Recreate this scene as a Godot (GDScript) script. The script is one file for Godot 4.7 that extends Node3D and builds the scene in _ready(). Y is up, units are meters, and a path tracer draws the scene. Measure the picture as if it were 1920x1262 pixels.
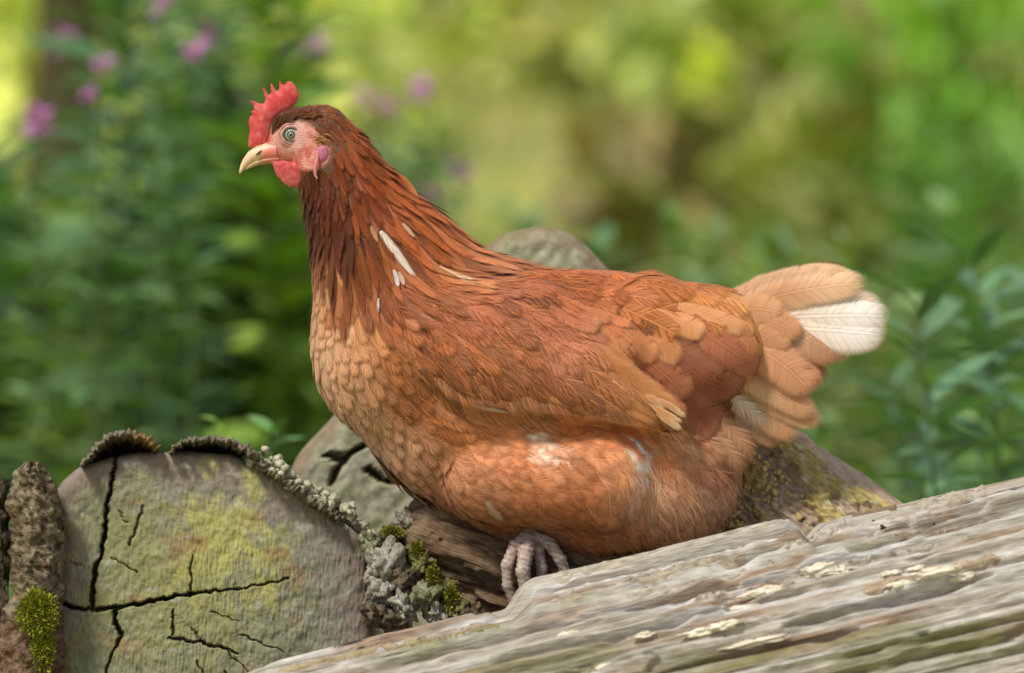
extends Node3D
# A brown hen on a pile of weathered logs, tall green weeds behind. Units: metres, y up.
# The hen is laid out in "hen space" (q): 1 unit = S metres, x right, y up, origin at the middle of the hen's plane z = 0.

const S := 0.000369
const YC := 0.53
const DIST := 4.0
const TILT := 3.0
var cam_pos: Vector3
var cam_basis: Basis
var rng := RandomNumberGenerator.new()

class Buf:
	var v := PackedVector3Array()
	var n := PackedVector3Array()
	var c := PackedColorArray()
	var uv := PackedVector2Array()
	var i := PackedInt32Array()

func at(px: float, py: float, z: float) -> Vector3:   # the world point seen at a pixel, on the plane at depth z
	var d := cam_basis * Vector3((px - 960.0) * S / DIST, (631.0 - py) * S / DIST, -1.0)
	return cam_pos + d * ((z - cam_pos.z) / d.z)

func q(px: float, py: float, z := 0.0) -> Vector3:
	return Vector3(px - 960.0, 631.0 - py, z)

func wq(p: Vector3) -> Vector3:
	return p * S + Vector3(0, YC, 0)

func rgb(r: float, g: float, b: float) -> Color:      # sRGB 0-255 to a linear vertex colour
	return Color(r / 255.0, g / 255.0, b / 255.0).srgb_to_linear()

func noise(freq: float, sd: int, oct := 3) -> FastNoiseLite:
	var f := FastNoiseLite.new()
	f.noise_type = FastNoiseLite.TYPE_SIMPLEX_SMOOTH
	f.frequency = freq
	f.seed = sd
	f.fractal_octaves = oct
	if oct <= 1:
		f.fractal_type = FastNoiseLite.FRACTAL_NONE
	return f

func sstep(a: float, b: float, x: float) -> float:
	var t := clampf((x - a) / (b - a), 0.0, 1.0)
	return t * t * (3.0 - 2.0 * t)

func commit(b: Buf) -> ArrayMesh:
	var arr := []
	arr.resize(Mesh.ARRAY_MAX)
	arr[Mesh.ARRAY_VERTEX] = b.v
	arr[Mesh.ARRAY_NORMAL] = b.n
	if b.c.size() == b.v.size(): arr[Mesh.ARRAY_COLOR] = b.c
	if b.uv.size() == b.v.size(): arr[Mesh.ARRAY_TEX_UV] = b.uv
	arr[Mesh.ARRAY_INDEX] = b.i
	var m := ArrayMesh.new()
	m.add_surface_from_arrays(Mesh.PRIMITIVE_TRIANGLES, arr)
	return m

func tag(o: Node, label: String, category: String, group := "", kind := "") -> Node:
	if label: o.set_meta("label", label)
	if category: o.set_meta("category", category)
	if group: o.set_meta("group", group)
	if kind: o.set_meta("kind", kind)
	return o

var taken := {}
func numbered(called: String) -> String:
	var k: int = taken.get(called, 0)
	taken[called] = k + 1
	return called if k == 0 else "%s_%03d" % [called, k]

func thing(called: String, where: Vector3, label: String, category: String, group := "") -> Node3D:
	var o := Node3D.new()
	o.name = numbered(called)
	add_child(o)
	o.position = where
	tag(o, label, category, group)
	return o

func world_origin(o: Node3D) -> Vector3:
	var p := Vector3.ZERO
	while o != null and o != self:
		p += o.position
		o = o.get_parent() as Node3D
	return p

# a part whose vertices are given in world coordinates
func part(called: String, b: Buf, mat: Material, parent: Node3D, kind := "", turn := Basis.IDENTITY) -> MeshInstance3D:
	var o := MeshInstance3D.new()
	o.name = called
	var org := world_origin(parent)
	if org != Vector3.ZERO:
		for k in b.v.size():
			b.v[k] -= org
	if turn != Basis.IDENTITY:            # own axes laid along the grain
		var back := Transform3D(turn.inverse(), Vector3.ZERO)
		b.v = back * b.v
		b.n = back * b.n
		o.basis = turn
	o.mesh = commit(b)
	o.material_override = null
	o.mesh.surface_set_material(0, mat)
	parent.add_child(o, true)
	if kind: o.set_meta("kind", kind)
	return o

func group_node(called: String, parent: Node3D) -> Node3D:
	var o := Node3D.new()
	o.name = called
	parent.add_child(o, true)
	return o

# pts: rows*cols points; adds a smooth sheet
func sheet(b: Buf, pts: PackedVector3Array, rows: int, cols: int, cols_: PackedColorArray, uvs: PackedVector2Array, wrap := false) -> void:
	var base := b.v.size()
	for r in rows:
		for c in cols:
			var cl := c - 1
			var cr := c + 1
			if wrap:
				if cl < 0: cl = cols - 2
				if cr >= cols: cr = 1
			else:
				cl = maxi(cl, 0)
				cr = mini(cr, cols - 1)
			var du := pts[r * cols + cr] - pts[r * cols + cl]
			var dv := pts[mini(r + 1, rows - 1) * cols + c] - pts[maxi(r - 1, 0) * cols + c]
			var nn := du.cross(dv)
			b.n.append(nn.normalized() if nn.length_squared() > 1e-24 else Vector3.UP)
	b.v.append_array(pts)
	if cols_.size(): b.c.append_array(cols_)
	if uvs.size(): b.uv.append_array(uvs)
	for r in rows - 1:
		for c in cols - 1:
			var a := base + r * cols + c
			b.i.append_array(PackedInt32Array([a, a + cols, a + 1, a + 1, a + cols, a + cols + 1]))

# a tube through points with radii
func tube(b: Buf, path: PackedVector3Array, radii: PackedFloat32Array, sides: int, colr: Color, colr2 = null) -> void:
	var rows := path.size()
	var pts := PackedVector3Array()
	var cs := PackedColorArray()
	var us := PackedVector2Array()
	var e1 := Vector3.RIGHT
	for r in rows:
		var d := (path[mini(r + 1, rows - 1)] - path[maxi(r - 1, 0)]).normalized()
		if r == 0:
			e1 = d.cross(Vector3.FORWARD if absf(d.z) < 0.9 else Vector3.RIGHT).normalized()
		else:
			e1 = (e1 - d * e1.dot(d)).normalized()
		var e2 := d.cross(e1)
		for k in sides + 1:
			var a := TAU * k / sides
			pts.append(path[r] + (e1 * cos(a) + e2 * sin(a)) * radii[r])
			cs.append(colr if colr2 == null else colr.lerp(colr2, float(r) / (rows - 1)))
			us.append(Vector2(float(k) / sides, float(r) / (rows - 1)))
	sheet(b, pts, rows, sides + 1, cs, us, true)

func curve_points(ctrl: Array, n: int) -> PackedVector3Array:   # Catmull-Rom through control points
	var out := PackedVector3Array()
	var m := ctrl.size()
	for k in n:
		var t := float(k) / (n - 1) * (m - 1)
		var i := mini(int(t), m - 2)
		var f := t - i
		var p0: Vector3 = ctrl[maxi(i - 1, 0)]
		var p1: Vector3 = ctrl[i]
		var p2: Vector3 = ctrl[i + 1]
		var p3: Vector3 = ctrl[mini(i + 2, m - 1)]
		out.append(p1.cubic_interpolate(p2, p0, p3, f))
	return out

func curve_values(ctrl: Array, n: int) -> PackedFloat32Array:
	var out := PackedFloat32Array()
	var m := ctrl.size()
	for k in n:
		var t := float(k) / (n - 1) * (m - 1)
		var i := mini(int(t), m - 2)
		out.append(lerpf(ctrl[i], ctrl[i + 1], t - i))
	return out

# surface nets of a field on a grid; vertices returned in the field's space
func nets(f: PackedFloat32Array, nx: int, ny: int, nz: int, org: Vector3, cell: float) -> Buf:
	var b := Buf.new()
	var idx := PackedInt32Array()
	idx.resize(nx * ny * nz)
	idx.fill(-1)
	var sy := nx
	var sz := nx * ny
	var offs := PackedInt32Array([0, 1, sy, sy + 1, sz, sz + 1, sz + sy, sz + sy + 1])
	var ea := PackedInt32Array([0, 2, 4, 6, 0, 1, 4, 5, 0, 1, 2, 3])
	var eb := PackedInt32Array([1, 3, 5, 7, 2, 3, 6, 7, 4, 5, 6, 7])
	var val := PackedFloat32Array()
	val.resize(8)
	for z in nz - 1:
		for y in ny - 1:
			for x in nx - 1:
				var o := x + y * sy + z * sz
				var inside := 0
				for k in 8:
					if f[o + offs[k]] < 0.0: inside += 1
				if inside == 0 or inside == 8: continue
				for k in 8: val[k] = f[o + offs[k]]
				var sum := Vector3.ZERO
				var cnt := 0
				for e in 12:
					var va := val[ea[e]]
					var vb := val[eb[e]]
					if (va < 0.0) != (vb < 0.0):
						var t := va / (va - vb)
						var A := ea[e]
						var B := eb[e]
						sum += Vector3(lerpf(A & 1, B & 1, t), lerpf((A >> 1) & 1, (B >> 1) & 1, t), lerpf((A >> 2) & 1, (B >> 2) & 1, t))
						cnt += 1
				idx[o] = b.v.size()
				b.v.append(org + (Vector3(x, y, z) + sum / cnt) * cell)
				var g := Vector3(val[1] + val[3] + val[5] + val[7] - val[0] - val[2] - val[4] - val[6], val[2] + val[3] + val[6] + val[7] - val[0] - val[1] - val[4] - val[5], val[4] + val[5] + val[6] + val[7] - val[0] - val[1] - val[2] - val[3])
				b.n.append(g.normalized())
	for z in range(1, nz - 1):
		for y in range(1, ny - 1):
			for x in range(1, nx - 1):
				var o := x + y * sy + z * sz
				var here := f[o] < 0.0
				if here != (f[o + 1] < 0.0): quad(b, idx[o], idx[o - sy], idx[o - sy - sz], idx[o - sz])
				if here != (f[o + sy] < 0.0): quad(b, idx[o], idx[o - 1], idx[o - 1 - sz], idx[o - sz])
				if here != (f[o + sz] < 0.0): quad(b, idx[o], idx[o - 1], idx[o - 1 - sy], idx[o - sy])
	return b

func quad(b: Buf, a: int, c: int, d: int, e: int) -> void:
	if a < 0 or c < 0 or d < 0 or e < 0: return
	if (b.v[c] - b.v[a]).cross(b.v[d] - b.v[a]).dot(b.n[a] + b.n[d]) > 0.0:
		b.i.append_array(PackedInt32Array([a, d, c, a, e, d]))
	else:
		b.i.append_array(PackedInt32Array([a, c, d, a, d, e]))

func to_world(b: Buf) -> Buf:
	for k in b.v.size(): b.v[k] = wq(b.v[k])
	return b

func paint(b: Buf, c: Color) -> Buf:
	b.c.resize(b.v.size())
	b.c.fill(c)
	return b

func vmat(called: String, rough: float, spec := 0.5) -> StandardMaterial3D:
	var m := StandardMaterial3D.new()
	m.resource_name = called
	m.vertex_color_use_as_albedo = true
	m.roughness = rough
	m.metallic_specular = spec
	return m

func noise_tex(freq: float, sd: int, lo: float, hi: float, size := 512, oct := 5) -> NoiseTexture2D:
	var t := NoiseTexture2D.new()
	t.width = size
	t.height = size
	t.seamless = true
	t.noise = noise(freq, sd, oct)
	var g := Gradient.new()
	g.set_color(0, Color(lo, lo, lo))
	g.set_color(1, Color(hi, hi, hi))
	t.color_ramp = g
	return t

# an outline given in photo pixels, puffed up to a lobe with thickness t(d); field space = hen space around depth zc
func poly_distance(poly: PackedVector2Array, p: Vector2) -> float:   # > 0 inside
	var best := 1e9
	var m := poly.size()
	for k in m:
		var a := poly[k]
		var e := poly[(k + 1) % m] - a
		var h := clampf((p - a).dot(e) / maxf(e.length_squared(), 1e-9), 0.0, 1.0)
		best = minf(best, (p - a - e * h).length_squared())
	var d := sqrt(best)
	return d if Geometry2D.is_point_in_polygon(p, poly) else -d

func puffed(pix: Array, thick: float, fall: float, cell: float, zc: float, bend: Callable) -> Buf:
	var poly := PackedVector2Array()
	var lo := Vector2(1e9, 1e9)
	var hi := -lo
	for p in pix:
		var w := q(p[0], p[1])
		poly.append(Vector2(w.x, w.y))
		lo = lo.min(poly[-1])
		hi = hi.max(poly[-1])
	var pad := cell * 3.0
	var nx := int((hi.x - lo.x + pad * 2) / cell) + 2
	var ny := int((hi.y - lo.y + pad * 2) / cell) + 2
	var nz := int((thick * 2.6) / cell) + 5
	var org := Vector3(lo.x - pad, lo.y - pad, -(nz - 1) * cell * 0.5)
	var f := PackedFloat32Array()
	f.resize(nx * ny * nz)
	for y in ny:
		for x in nx:
			var p := Vector2(org.x + x * cell, org.y + y * cell)
			var d := poly_distance(poly, p)
			var t := thick * (1.0 - exp(-maxf(d, 0.0) / fall)) if d > 0 else d
			for z in nz:
				f[x + y * nx + z * nx * ny] = absf(org.z + z * cell) - t - 0.4 * cell if d > -cell else maxf(-d, 0.1)
	var b := nets(f, nx, ny, nz, org, cell)
	for k in b.v.size():
		var p := b.v[k]
		b.v[k] = Vector3(p.x, p.y, p.z + zc + float(bend.call(p)))
	return b

func _ready() -> void:
	rng.seed = 1
	setup()
	build_ground()
	build_logs()
	build_plants()
	build_hen()

func setup() -> void:
	var th := deg_to_rad(TILT)
	cam_pos = Vector3(0, YC + DIST * sin(th), DIST * cos(th))
	cam_basis = Basis(Vector3.RIGHT, -th)
	var cam := Camera3D.new()
	cam.name = "camera"
	var at_ := CameraAttributesPhysical.new()
	at_.frustum_focal_length = 12.0 / (631.0 * S / DIST)
	at_.frustum_near = 0.1
	at_.frustum_far = 300.0
	at_.frustum_focus_distance = 3.96
	at_.exposure_aperture = at_.frustum_focal_length / 40.0
	cam.attributes = at_
	cam.transform = Transform3D(cam_basis, cam_pos)
	add_child(cam)
	cam.current = true
	var env := Environment.new()
	env.background_mode = Environment.BG_SKY
	var sky := Sky.new()
	var sm := ProceduralSkyMaterial.new()
	sm.sky_top_color = Color(0.80, 0.85, 0.92)
	sm.sky_horizon_color = Color(0.86, 0.88, 0.88)
	sm.sky_curve = 0.2
	sm.ground_bottom_color = Color(0.25, 0.27, 0.18)
	sm.ground_horizon_color = Color(0.4, 0.42, 0.34)
	sm.sun_angle_max = 1.0
	sm.sky_energy_multiplier = 0.62
	sky.sky_material = sm
	env.sky = sky
	env.tonemap_mode = Environment.TONE_MAPPER_LINEAR
	env.tonemap_exposure = 2.5
	env.sdfgi_enabled = true
	env.ssao_enabled = true
	env.ssil_enabled = true
	var we := WorldEnvironment.new()
	we.name = "world_environment"
	we.environment = env
	add_child(we)
	var sun := DirectionalLight3D.new()
	sun.name = "sun"
	sun.light_energy = 0.5
	sun.light_angular_distance = 10.0
	sun.light_color = Color(1.0, 0.98, 0.94)
	sun.shadow_enabled = true
	sun.rotation = Vector3(deg_to_rad(-54), deg_to_rad(-40), 0)
	add_child(sun)

# ------------------------------------------------------------------ the hen
# tapered capsules: x y z r  x y z r  flattening across z; pixels of the photograph, z in the same unit
const CORE := [
	[548, 243, 0, 38, 600, 258, 0, 56, 1.5], [560, 262, 0, 44, 520, 283, 0, 24, 1.5],
	[600, 258, 0, 56, 636, 322, 0, 74, 1.4], [636, 322, 0, 74, 676, 406, 0, 97, 1.25], [676, 406, 0, 97, 732, 518, 0, 144, 1.25],
	[735, 515, 0, 146, 788, 638, 0, 203, 1.3], [788, 638, 0, 203, 900, 715, 0, 232, 1.6], [900, 715, 0, 232, 1000, 755, 0, 252, 1.9],
	[1000, 755, 0, 252, 1130, 718, 0, 206, 1.8], [1130, 718, 0, 206, 1250, 690, 0, 162, 1.5], [1250, 690, 0, 162, 1340, 648, 0, 104, 1.2],
	[1340, 648, 0, 104, 1415, 622, 0, 62, 1.1], [1100, 916, 0, 125, 1246, 886, 0, 142, 1.1], [1290, 800, 0, 90, 1340, 790, 0, 70, 1.1]]
const SIDE := [   # the last number: how softly it joins
	[915, 890, 76, 84, 1122, 884, 96, 104, 1.1, 12],
	[790, 575, 84, 66, 1000, 595, 104, 72, 1.25, 26], [1000, 595, 104, 72, 1150, 660, 118, 58, 1.25, 20],
	[775, 615, 118, 80, 930, 655, 152, 100, 2.2, 26], [930, 655, 152, 100, 1090, 698, 168, 70, 2.2, 14], [1090, 698, 168, 70, 1262, 778, 164, 17, 1.5, 8],
	[1220, 590, 60, 76, 1335, 652, 72, 84, 1.25, 14]]
var prim := PackedFloat32Array()
var n_core := 0
const CELL := 11.0
const GX := 100
const GY := 85
const GZ := 45
var gorg := Vector3(470 - 960.0, 631.0 - 1080, -242)
var field := PackedFloat32Array()

func hen_field() -> void:
	for p in CORE + SIDE:
		var a := q(p[0], p[1], p[2])
		var b := q(p[4], p[5], p[6])
		var k: float = p[8]
		var e := Vector3(b.x - a.x, b.y - a.y, (b.z - a.z) * k)
		prim.append_array(PackedFloat32Array([a.x, a.y, a.z * k, e.x, e.y, e.z, 1.0 / maxf(e.length_squared(), 1e-6), p[3], p[7] - p[3], k, p[9] if p.size() > 9 else 26.0]))
	n_core = CORE.size()
	field.resize(GX * GY * GZ)
	var half := (GZ - 1) / 2
	for z in range(half, GZ):
		for y in GY:
			for x in GX:
				var v := hen_distance(gorg.x + x * CELL, gorg.y + y * CELL, (z - half) * CELL)
				field[x + y * GX + z * GX * GY] = v
				field[x + y * GX + (GZ - 1 - z) * GX * GY] = v

func hen_distance(x: float, y: float, z: float) -> float:
	var f := 1e4
	var z0 := absf(z)
	var n := prim.size() / 11
	for k in n:
		var o := k * 11
		var dx := x - prim[o]
		var dy := y - prim[o + 1]
		var dz := z0 * prim[o + 9] - prim[o + 2]
		var ex := prim[o + 3]
		var ey := prim[o + 4]
		var ez := prim[o + 5]
		var h := clampf((dx * ex + dy * ey + dz * ez) * prim[o + 6], 0.0, 1.0)
		dx -= ex * h
		dy -= ey * h
		dz -= ez * h
		var d := sqrt(dx * dx + dy * dy + dz * dz) - prim[o + 7] - prim[o + 8] * h
		var kk := prim[o + 10]
		var m := maxf(kk - absf(f - d), 0.0) / kk
		f = minf(f, d) - m * m * kk * 0.25
	return f

func dist(p: Vector3) -> float:
	var g := (p - gorg) / CELL
	var x := clampi(int(g.x), 0, GX - 2)
	var y := clampi(int(g.y), 0, GY - 2)
	var z := clampi(int(g.z), 0, GZ - 2)
	var fx := g.x - x
	var fy := g.y - y
	var fz := g.z - z
	var o := x + y * GX + z * GX * GY
	var o2 := o + GX * GY
	var a := lerpf(lerpf(field[o], field[o + 1], fx), lerpf(field[o + GX], field[o + GX + 1], fx), fy)
	var b := lerpf(lerpf(field[o2], field[o2 + 1], fx), lerpf(field[o2 + GX], field[o2 + GX + 1], fx), fy)
	return lerpf(a, b, fz)

func grad(p: Vector3) -> Vector3:
	var h := 9.0
	var k1 := dist(p + Vector3(h, -h, -h))
	var k2 := dist(p + Vector3(-h, -h, h))
	var k3 := dist(p + Vector3(-h, h, -h))
	var k4 := dist(p + Vector3(h, h, h))
	return Vector3(k1 - k2 - k3 + k4, -k1 - k2 + k3 + k4, -k1 + k2 - k3 + k4) / (4.0 * h)

func drop(p: Vector3) -> Vector3:   # onto the skin
	var g := grad(p)
	return p - g * (dist(p) / maxf(g.length_squared(), 0.2))

# the plumage: x y  flow  colour  length width shape(0 round, 1 pointed, 2 soft, 3 small)  edge tone
const PLUME := [
	[520, 225, 0.8, -0.5, 95, 62, 45, 18, 8, 3, 1], [545, 212, 0.9, -0.3, 85, 50, 35, 20, 9, 3, 1.1], [575, 222, 0.9, 0.1, 105, 62, 40, 22, 9, 3, 1], [600, 200, 0.95, 0.1, 140, 76, 38, 30, 11, 3, 1], [615, 235, 0.6, 0.75, 120, 62, 30, 30, 11, 3, 1], [650, 215, 0.8, 0.55, 140, 68, 26, 56, 16.5, 1, 1.3],
	[690, 260, 0.6, 0.8, 138, 66, 24, 81, 18.7, 1, 1.37], [640, 290, 0.35, 0.95, 112, 50, 16, 70, 17.6, 1, 1.37], [615, 340, 0.2, 1, 84, 38, 16, 63, 17.6, 1, 1.37], [590, 355, 0.05, 1, 70, 32, 16, 48, 15.3, 1, 1.24], [670, 340, 0.45, 0.9, 120, 54, 18, 100, 21.2, 1, 1.49], [730, 330, 0.6, 0.8, 146, 72, 30, 113, 22.4, 1, 1.55],
	[590, 410, 0.05, 1, 74, 34, 15, 81, 19.9, 1, 1.37], [635, 410, 0.2, 1, 74, 33, 14, 106, 21.2, 1, 1.61], [690, 410, 0.4, 0.9, 120, 58, 22, 133, 23.5, 1, 1.68], [760, 390, 0.6, 0.8, 150, 76, 34, 146, 24.6, 1, 1.68], [800, 420, 0.72, 0.7, 165, 92, 50, 127, 24.6, 1, 1.61], [590, 470, 0.05, 1, 140, 84, 48, 55, 22, 0, 0.8],
	[640, 480, 0.2, 1, 104, 54, 26, 146, 25.8, 1, 1.8], [700, 480, 0.4, 0.9, 140, 76, 38, 160, 28.2, 1, 1.68], [770, 470, 0.6, 0.8, 165, 95, 52, 160, 28.2, 1, 1.68], [850, 460, 0.85, 0.5, 172, 102, 62, 146, 28.2, 1, 1.61], [920, 490, 0.93, 0.35, 178, 102, 57, 103, 35, 0, 1.42], [590, 530, 0.05, 1, 194, 137, 94, 62, 33, 0, 0.81],
	[640, 540, 0.15, 1, 168, 104, 62, 66, 33, 0, 0.85], [700, 540, 0.4, 0.9, 140, 78, 44, 120, 32.9, 1, 1.49], [590, 610, 0.05, 1, 212, 161, 118, 62, 36, 0, 0.72], [640, 600, 0.2, 1, 210, 153, 108, 64, 36, 0, 0.76], [690, 590, 0.55, 0.85, 202, 135, 84, 66, 35, 0, 0.91], [610, 690, 0.12, 1, 210, 161, 122, 59, 35, 0, 0.7],
	[660, 680, 0.35, 0.95, 202, 145, 102, 62, 35, 0, 0.76], [720, 650, 0.7, 0.7, 172, 104, 58, 68, 35, 0, 0.9], [640, 770, 0.25, 1, 206, 159, 124, 59, 35, 0, 0.7], [690, 760, 0.4, 0.9, 200, 147, 108, 62, 37, 0, 0.76], [740, 730, 0.65, 0.75, 164, 98, 58, 68, 35, 0, 0.9], [690, 830, 0.5, 0.85, 202, 155, 122, 59, 36, 0, 0.74],
	[750, 810, 0.6, 0.8, 198, 143, 104, 66, 40, 0, 0.81], [800, 780, 0.85, 0.5, 167, 99, 53, 97, 47, 4, 1.35], [740, 890, 0.7, 0.7, 186, 135, 102, 64, 37, 0, 0.81], [810, 860, 0.8, 0.55, 180, 118, 78, 68, 37, 0, 0.85], [820, 940, 0.8, 0.6, 160, 108, 72, 66, 37, 0, 0.8], [900, 990, 0.85, 0.5, 150, 96, 60, 83, 46, 2, 0.9],
	[780, 570, 0.85, 0.5, 153, 84, 47, 116, 53, 4, 1.46], [860, 550, 0.92, 0.4, 153, 86, 53, 116, 53, 4, 1.47], [960, 550, 0.92, 0.4, 155, 89, 55, 122, 53, 4, 1.49], [820, 640, 0.75, 0.65, 156, 91, 55, 122, 50, 4, 1.49], [900, 620, 0.78, 0.62, 158, 95, 59, 125, 53, 4, 1.49], [1000, 610, 0.8, 0.6, 155, 93, 61, 132, 56, 4, 1.49],
	[830, 710, 0.68, 0.74, 161, 99, 57, 132, 53, 4, 1.46], [910, 710, 0.55, 0.83, 165, 104, 63, 150, 59, 4, 1.46], [990, 710, 0.5, 0.86, 167, 104, 65, 165, 66, 4, 1.44], [1060, 690, 0.6, 0.8, 161, 99, 63, 165, 66, 4, 1.44], [1100, 650, 0.8, 0.6, 169, 108, 69, 172, 62, 4, 1.46], [1150, 720, 0.85, 0.55, 198, 130, 74, 205, 59, 4, 1.46],
	[1230, 770, 0.85, 0.55, 209, 146, 90, 141, 50, 4, 1.46], [1010, 510, 0.98, 0.2, 167, 91, 47, 122, 69, 0, 1.49], [1090, 540, 0.93, 0.35, 161, 91, 49, 136, 62, 4, 1.49], [1120, 590, 0.85, 0.5, 156, 89, 51, 141, 62, 4, 1.46], [1160, 520, 0.97, 0.25, 172, 95, 45, 130, 80, 0, 1.53], [1210, 580, 0.85, 0.5, 179, 108, 55, 133, 85, 0, 1.56],
	[1260, 530, 0.95, 0.3, 186, 110, 53, 130, 82, 0, 1.56], [1290, 590, 0.85, 0.5, 176, 106, 57, 130, 90, 0, 1.56], [1340, 550, 0.92, 0.35, 195, 130, 71, 124, 90, 0, 1.6], [1220, 650, 0.7, 0.7, 146, 82, 41, 116, 76, 0, 1.41], [1300, 650, 0.7, 0.7, 146, 80, 49, 130, 90, 0, 1.37], [1360, 640, 0.6, 0.8, 144, 80, 51, 130, 90, 0, 1.37],
	[1260, 710, 0.55, 0.85, 117, 62, 31, 110, 72, 0, 1.34], [1330, 710, 0.45, 0.9, 138, 72, 37, 116, 76, 0, 1.34], [1380, 700, 0.35, 0.95, 123, 70, 41, 110, 69, 0, 1.34], [1410, 580, 0.95, 0.3, 190, 119, 65, 110, 80, 0, 1.49], [1410, 640, 0.8, 0.6, 184, 119, 69, 110, 80, 0, 1.41], [870, 810, 0.9, 0.4, 184, 116, 70, 64, 32, 2, 1],
	[950, 800, 0.95, 0.3, 192, 114, 64, 85, 42, 2, 1.05], [1050, 790, 0.95, 0.25, 200, 118, 64, 83, 42, 2, 1.05], [1140, 790, 0.9, 0.4, 206, 122, 68, 83, 42, 2, 1.05], [1215, 820, 0.5, 0.85, 206, 132, 82, 77, 40, 2, 1.05], [880, 900, 0.85, 0.5, 176, 116, 76, 64, 34, 2, 0.85], [970, 880, 0.85, 0.5, 180, 110, 66, 91, 49, 2, 0.9],
	[1060, 870, 0.8, 0.6, 172, 104, 60, 85, 46, 2, 0.95], [1150, 860, 0.4, 0.9, 196, 130, 84, 83, 40, 2, 1.1], [1190, 880, 0.2, 1, 216, 164, 124, 83, 38, 2, 1.1], [940, 960, 0.85, 0.5, 168, 108, 68, 64, 34, 2, 0.85], [1050, 950, 0.7, 0.7, 170, 104, 62, 85, 46, 2, 0.95], [1150, 950, 0.3, 0.95, 196, 132, 86, 85, 40, 2, 1.05],
	[1000, 1020, 0.8, 0.5, 182, 126, 86, 77, 42, 2, 0.95], [1260, 830, 0.7, 0.7, 188, 130, 94, 83, 42, 2, 1], [1330, 830, 0.8, 0.55, 158, 98, 64, 91, 49, 2, 1], [1260, 920, 0.4, 0.9, 206, 154, 112, 85, 40, 2, 1], [1340, 900, 0.6, 0.8, 194, 146, 108, 83, 40, 2, 1], [1300, 990, 0.35, 0.9, 206, 154, 108, 83, 40, 2, 1],
	[1150, 1030, 0.4, 0.9, 198, 142, 94, 77, 40, 2, 1], [1330, 760, 0.6, 0.8, 140, 79, 43, 101, 64, 0, 1.34], [972, 806, 0.9, 0.4, 244, 208, 178, 46, 26, 2, 1], [990, 816, 0.9, 0.5, 236, 194, 162, 46, 26, 2, 1], [1184, 826, 0.4, 0.9, 245, 214, 188, 60, 30, 2, 1], [1198, 850, 0.3, 0.95, 242, 206, 176, 60, 30, 2, 1],
	[1196, 876, 0.2, 1, 216, 166, 126, 66, 32, 2, 1], [1160, 842, 0.5, 0.8, 206, 138, 86, 60, 30, 2, 1], [1232, 846, 0.5, 0.85, 196, 126, 78, 60, 30, 2, 1], [952, 830, 0.9, 0.4, 186, 112, 66, 64, 32, 2, 1], [1012, 790, 0.95, 0.3, 200, 118, 66, 60, 30, 2, 1]]
const FACE := [[499, 262], [508, 243], [524, 233], [545, 227], [572, 230], [592, 240], [611, 258], [619, 280], [615, 302], [600, 314], [575, 316], [545, 312], [520, 308], [499, 300]]
const WING := [[722, 590], [800, 535], [950, 545], [1080, 600], [1150, 640], [1240, 730], [1290, 780], [1260, 810], [1150, 785], [1050, 772], [900, 770], [800, 750], [735, 700]]
const SADDLE := [[1000, 470], [1430, 500], [1440, 640], [1400, 800], [1290, 790], [1240, 725], [1150, 630], [1060, 570]]
const AW := 66
const AH := 58
var attr := []

func plume_map() -> void:
	for y in AH:
		for x in AW:
			var px := 480.0 + x * 16.0
			var py := 180.0 + y * 16.0
			var acc := PackedFloat32Array()
			acc.resize(10)
			var tot := 0.0
			var best := 1e9
			var shape := 0
			for p in PLUME:
				var d2: float = (px - p[0]) * (px - p[0]) + (py - p[1]) * (py - p[1])
				if d2 < best:
					best = d2
					shape = p[9]
				var w := 1.0 / pow(d2 + 60.0, 1.9)
				tot += w
				acc[0] += w * p[2]
				acc[1] += w * p[3]
				for k in 3: acc[2 + k] += w * p[4 + k]
				acc[5] += w * p[7]
				acc[6] += w * p[8]
				acc[8] += w * p[10]
			for k in 10: acc[k] /= tot
			acc[7] = shape
			attr.append(acc)

func buff(a: PackedFloat32Array) -> Color:
	return rgb(minf(a[2] * 1.12 + 6.0, 250.0), minf(a[3] * 1.15 + 5.0, 240.0), minf(a[4] * 1.2 + 8.0, 230.0))

func plume(px: float, py: float) -> PackedFloat32Array:
	var x := clampi(int((px - 480.0) / 16.0 + 0.5), 0, AW - 1)
	var y := clampi(int((py - 180.0) / 16.0 + 0.5), 0, AH - 1)
	return attr[x + y * AW]

func width_at(t: float, shape: int) -> float:
	match shape:
		1: return pow(sin(PI * pow(0.06 + 0.94 * t, 0.8) * 0.985), 0.7)
		2: return minf(1.0, 0.45 + t * 1.6) * sqrt(maxf(0.0, 1.0 - pow(maxf(t - 0.4, 0.0) / 0.61, 2.2)))
		4: return minf(1.0, 0.4 + t * 1.6) * pow(maxf(0.0, 1.0 - pow(maxf(t - 0.42, 0.0) / 0.585, 1.9)), 0.62)
		3: return minf(1.0, 0.6 + t) * sqrt(maxf(0.0, 1.0 - pow(maxf(t - 0.3, 0.0) / 0.71, 2.0)))
	return minf(1.0, 0.4 + t * 1.7) * sqrt(maxf(0.0, 1.0 - pow(maxf(t - 0.5, 0.0) / 0.508, 2.4)))

const ROWS := 9
const COLS := 5

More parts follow.
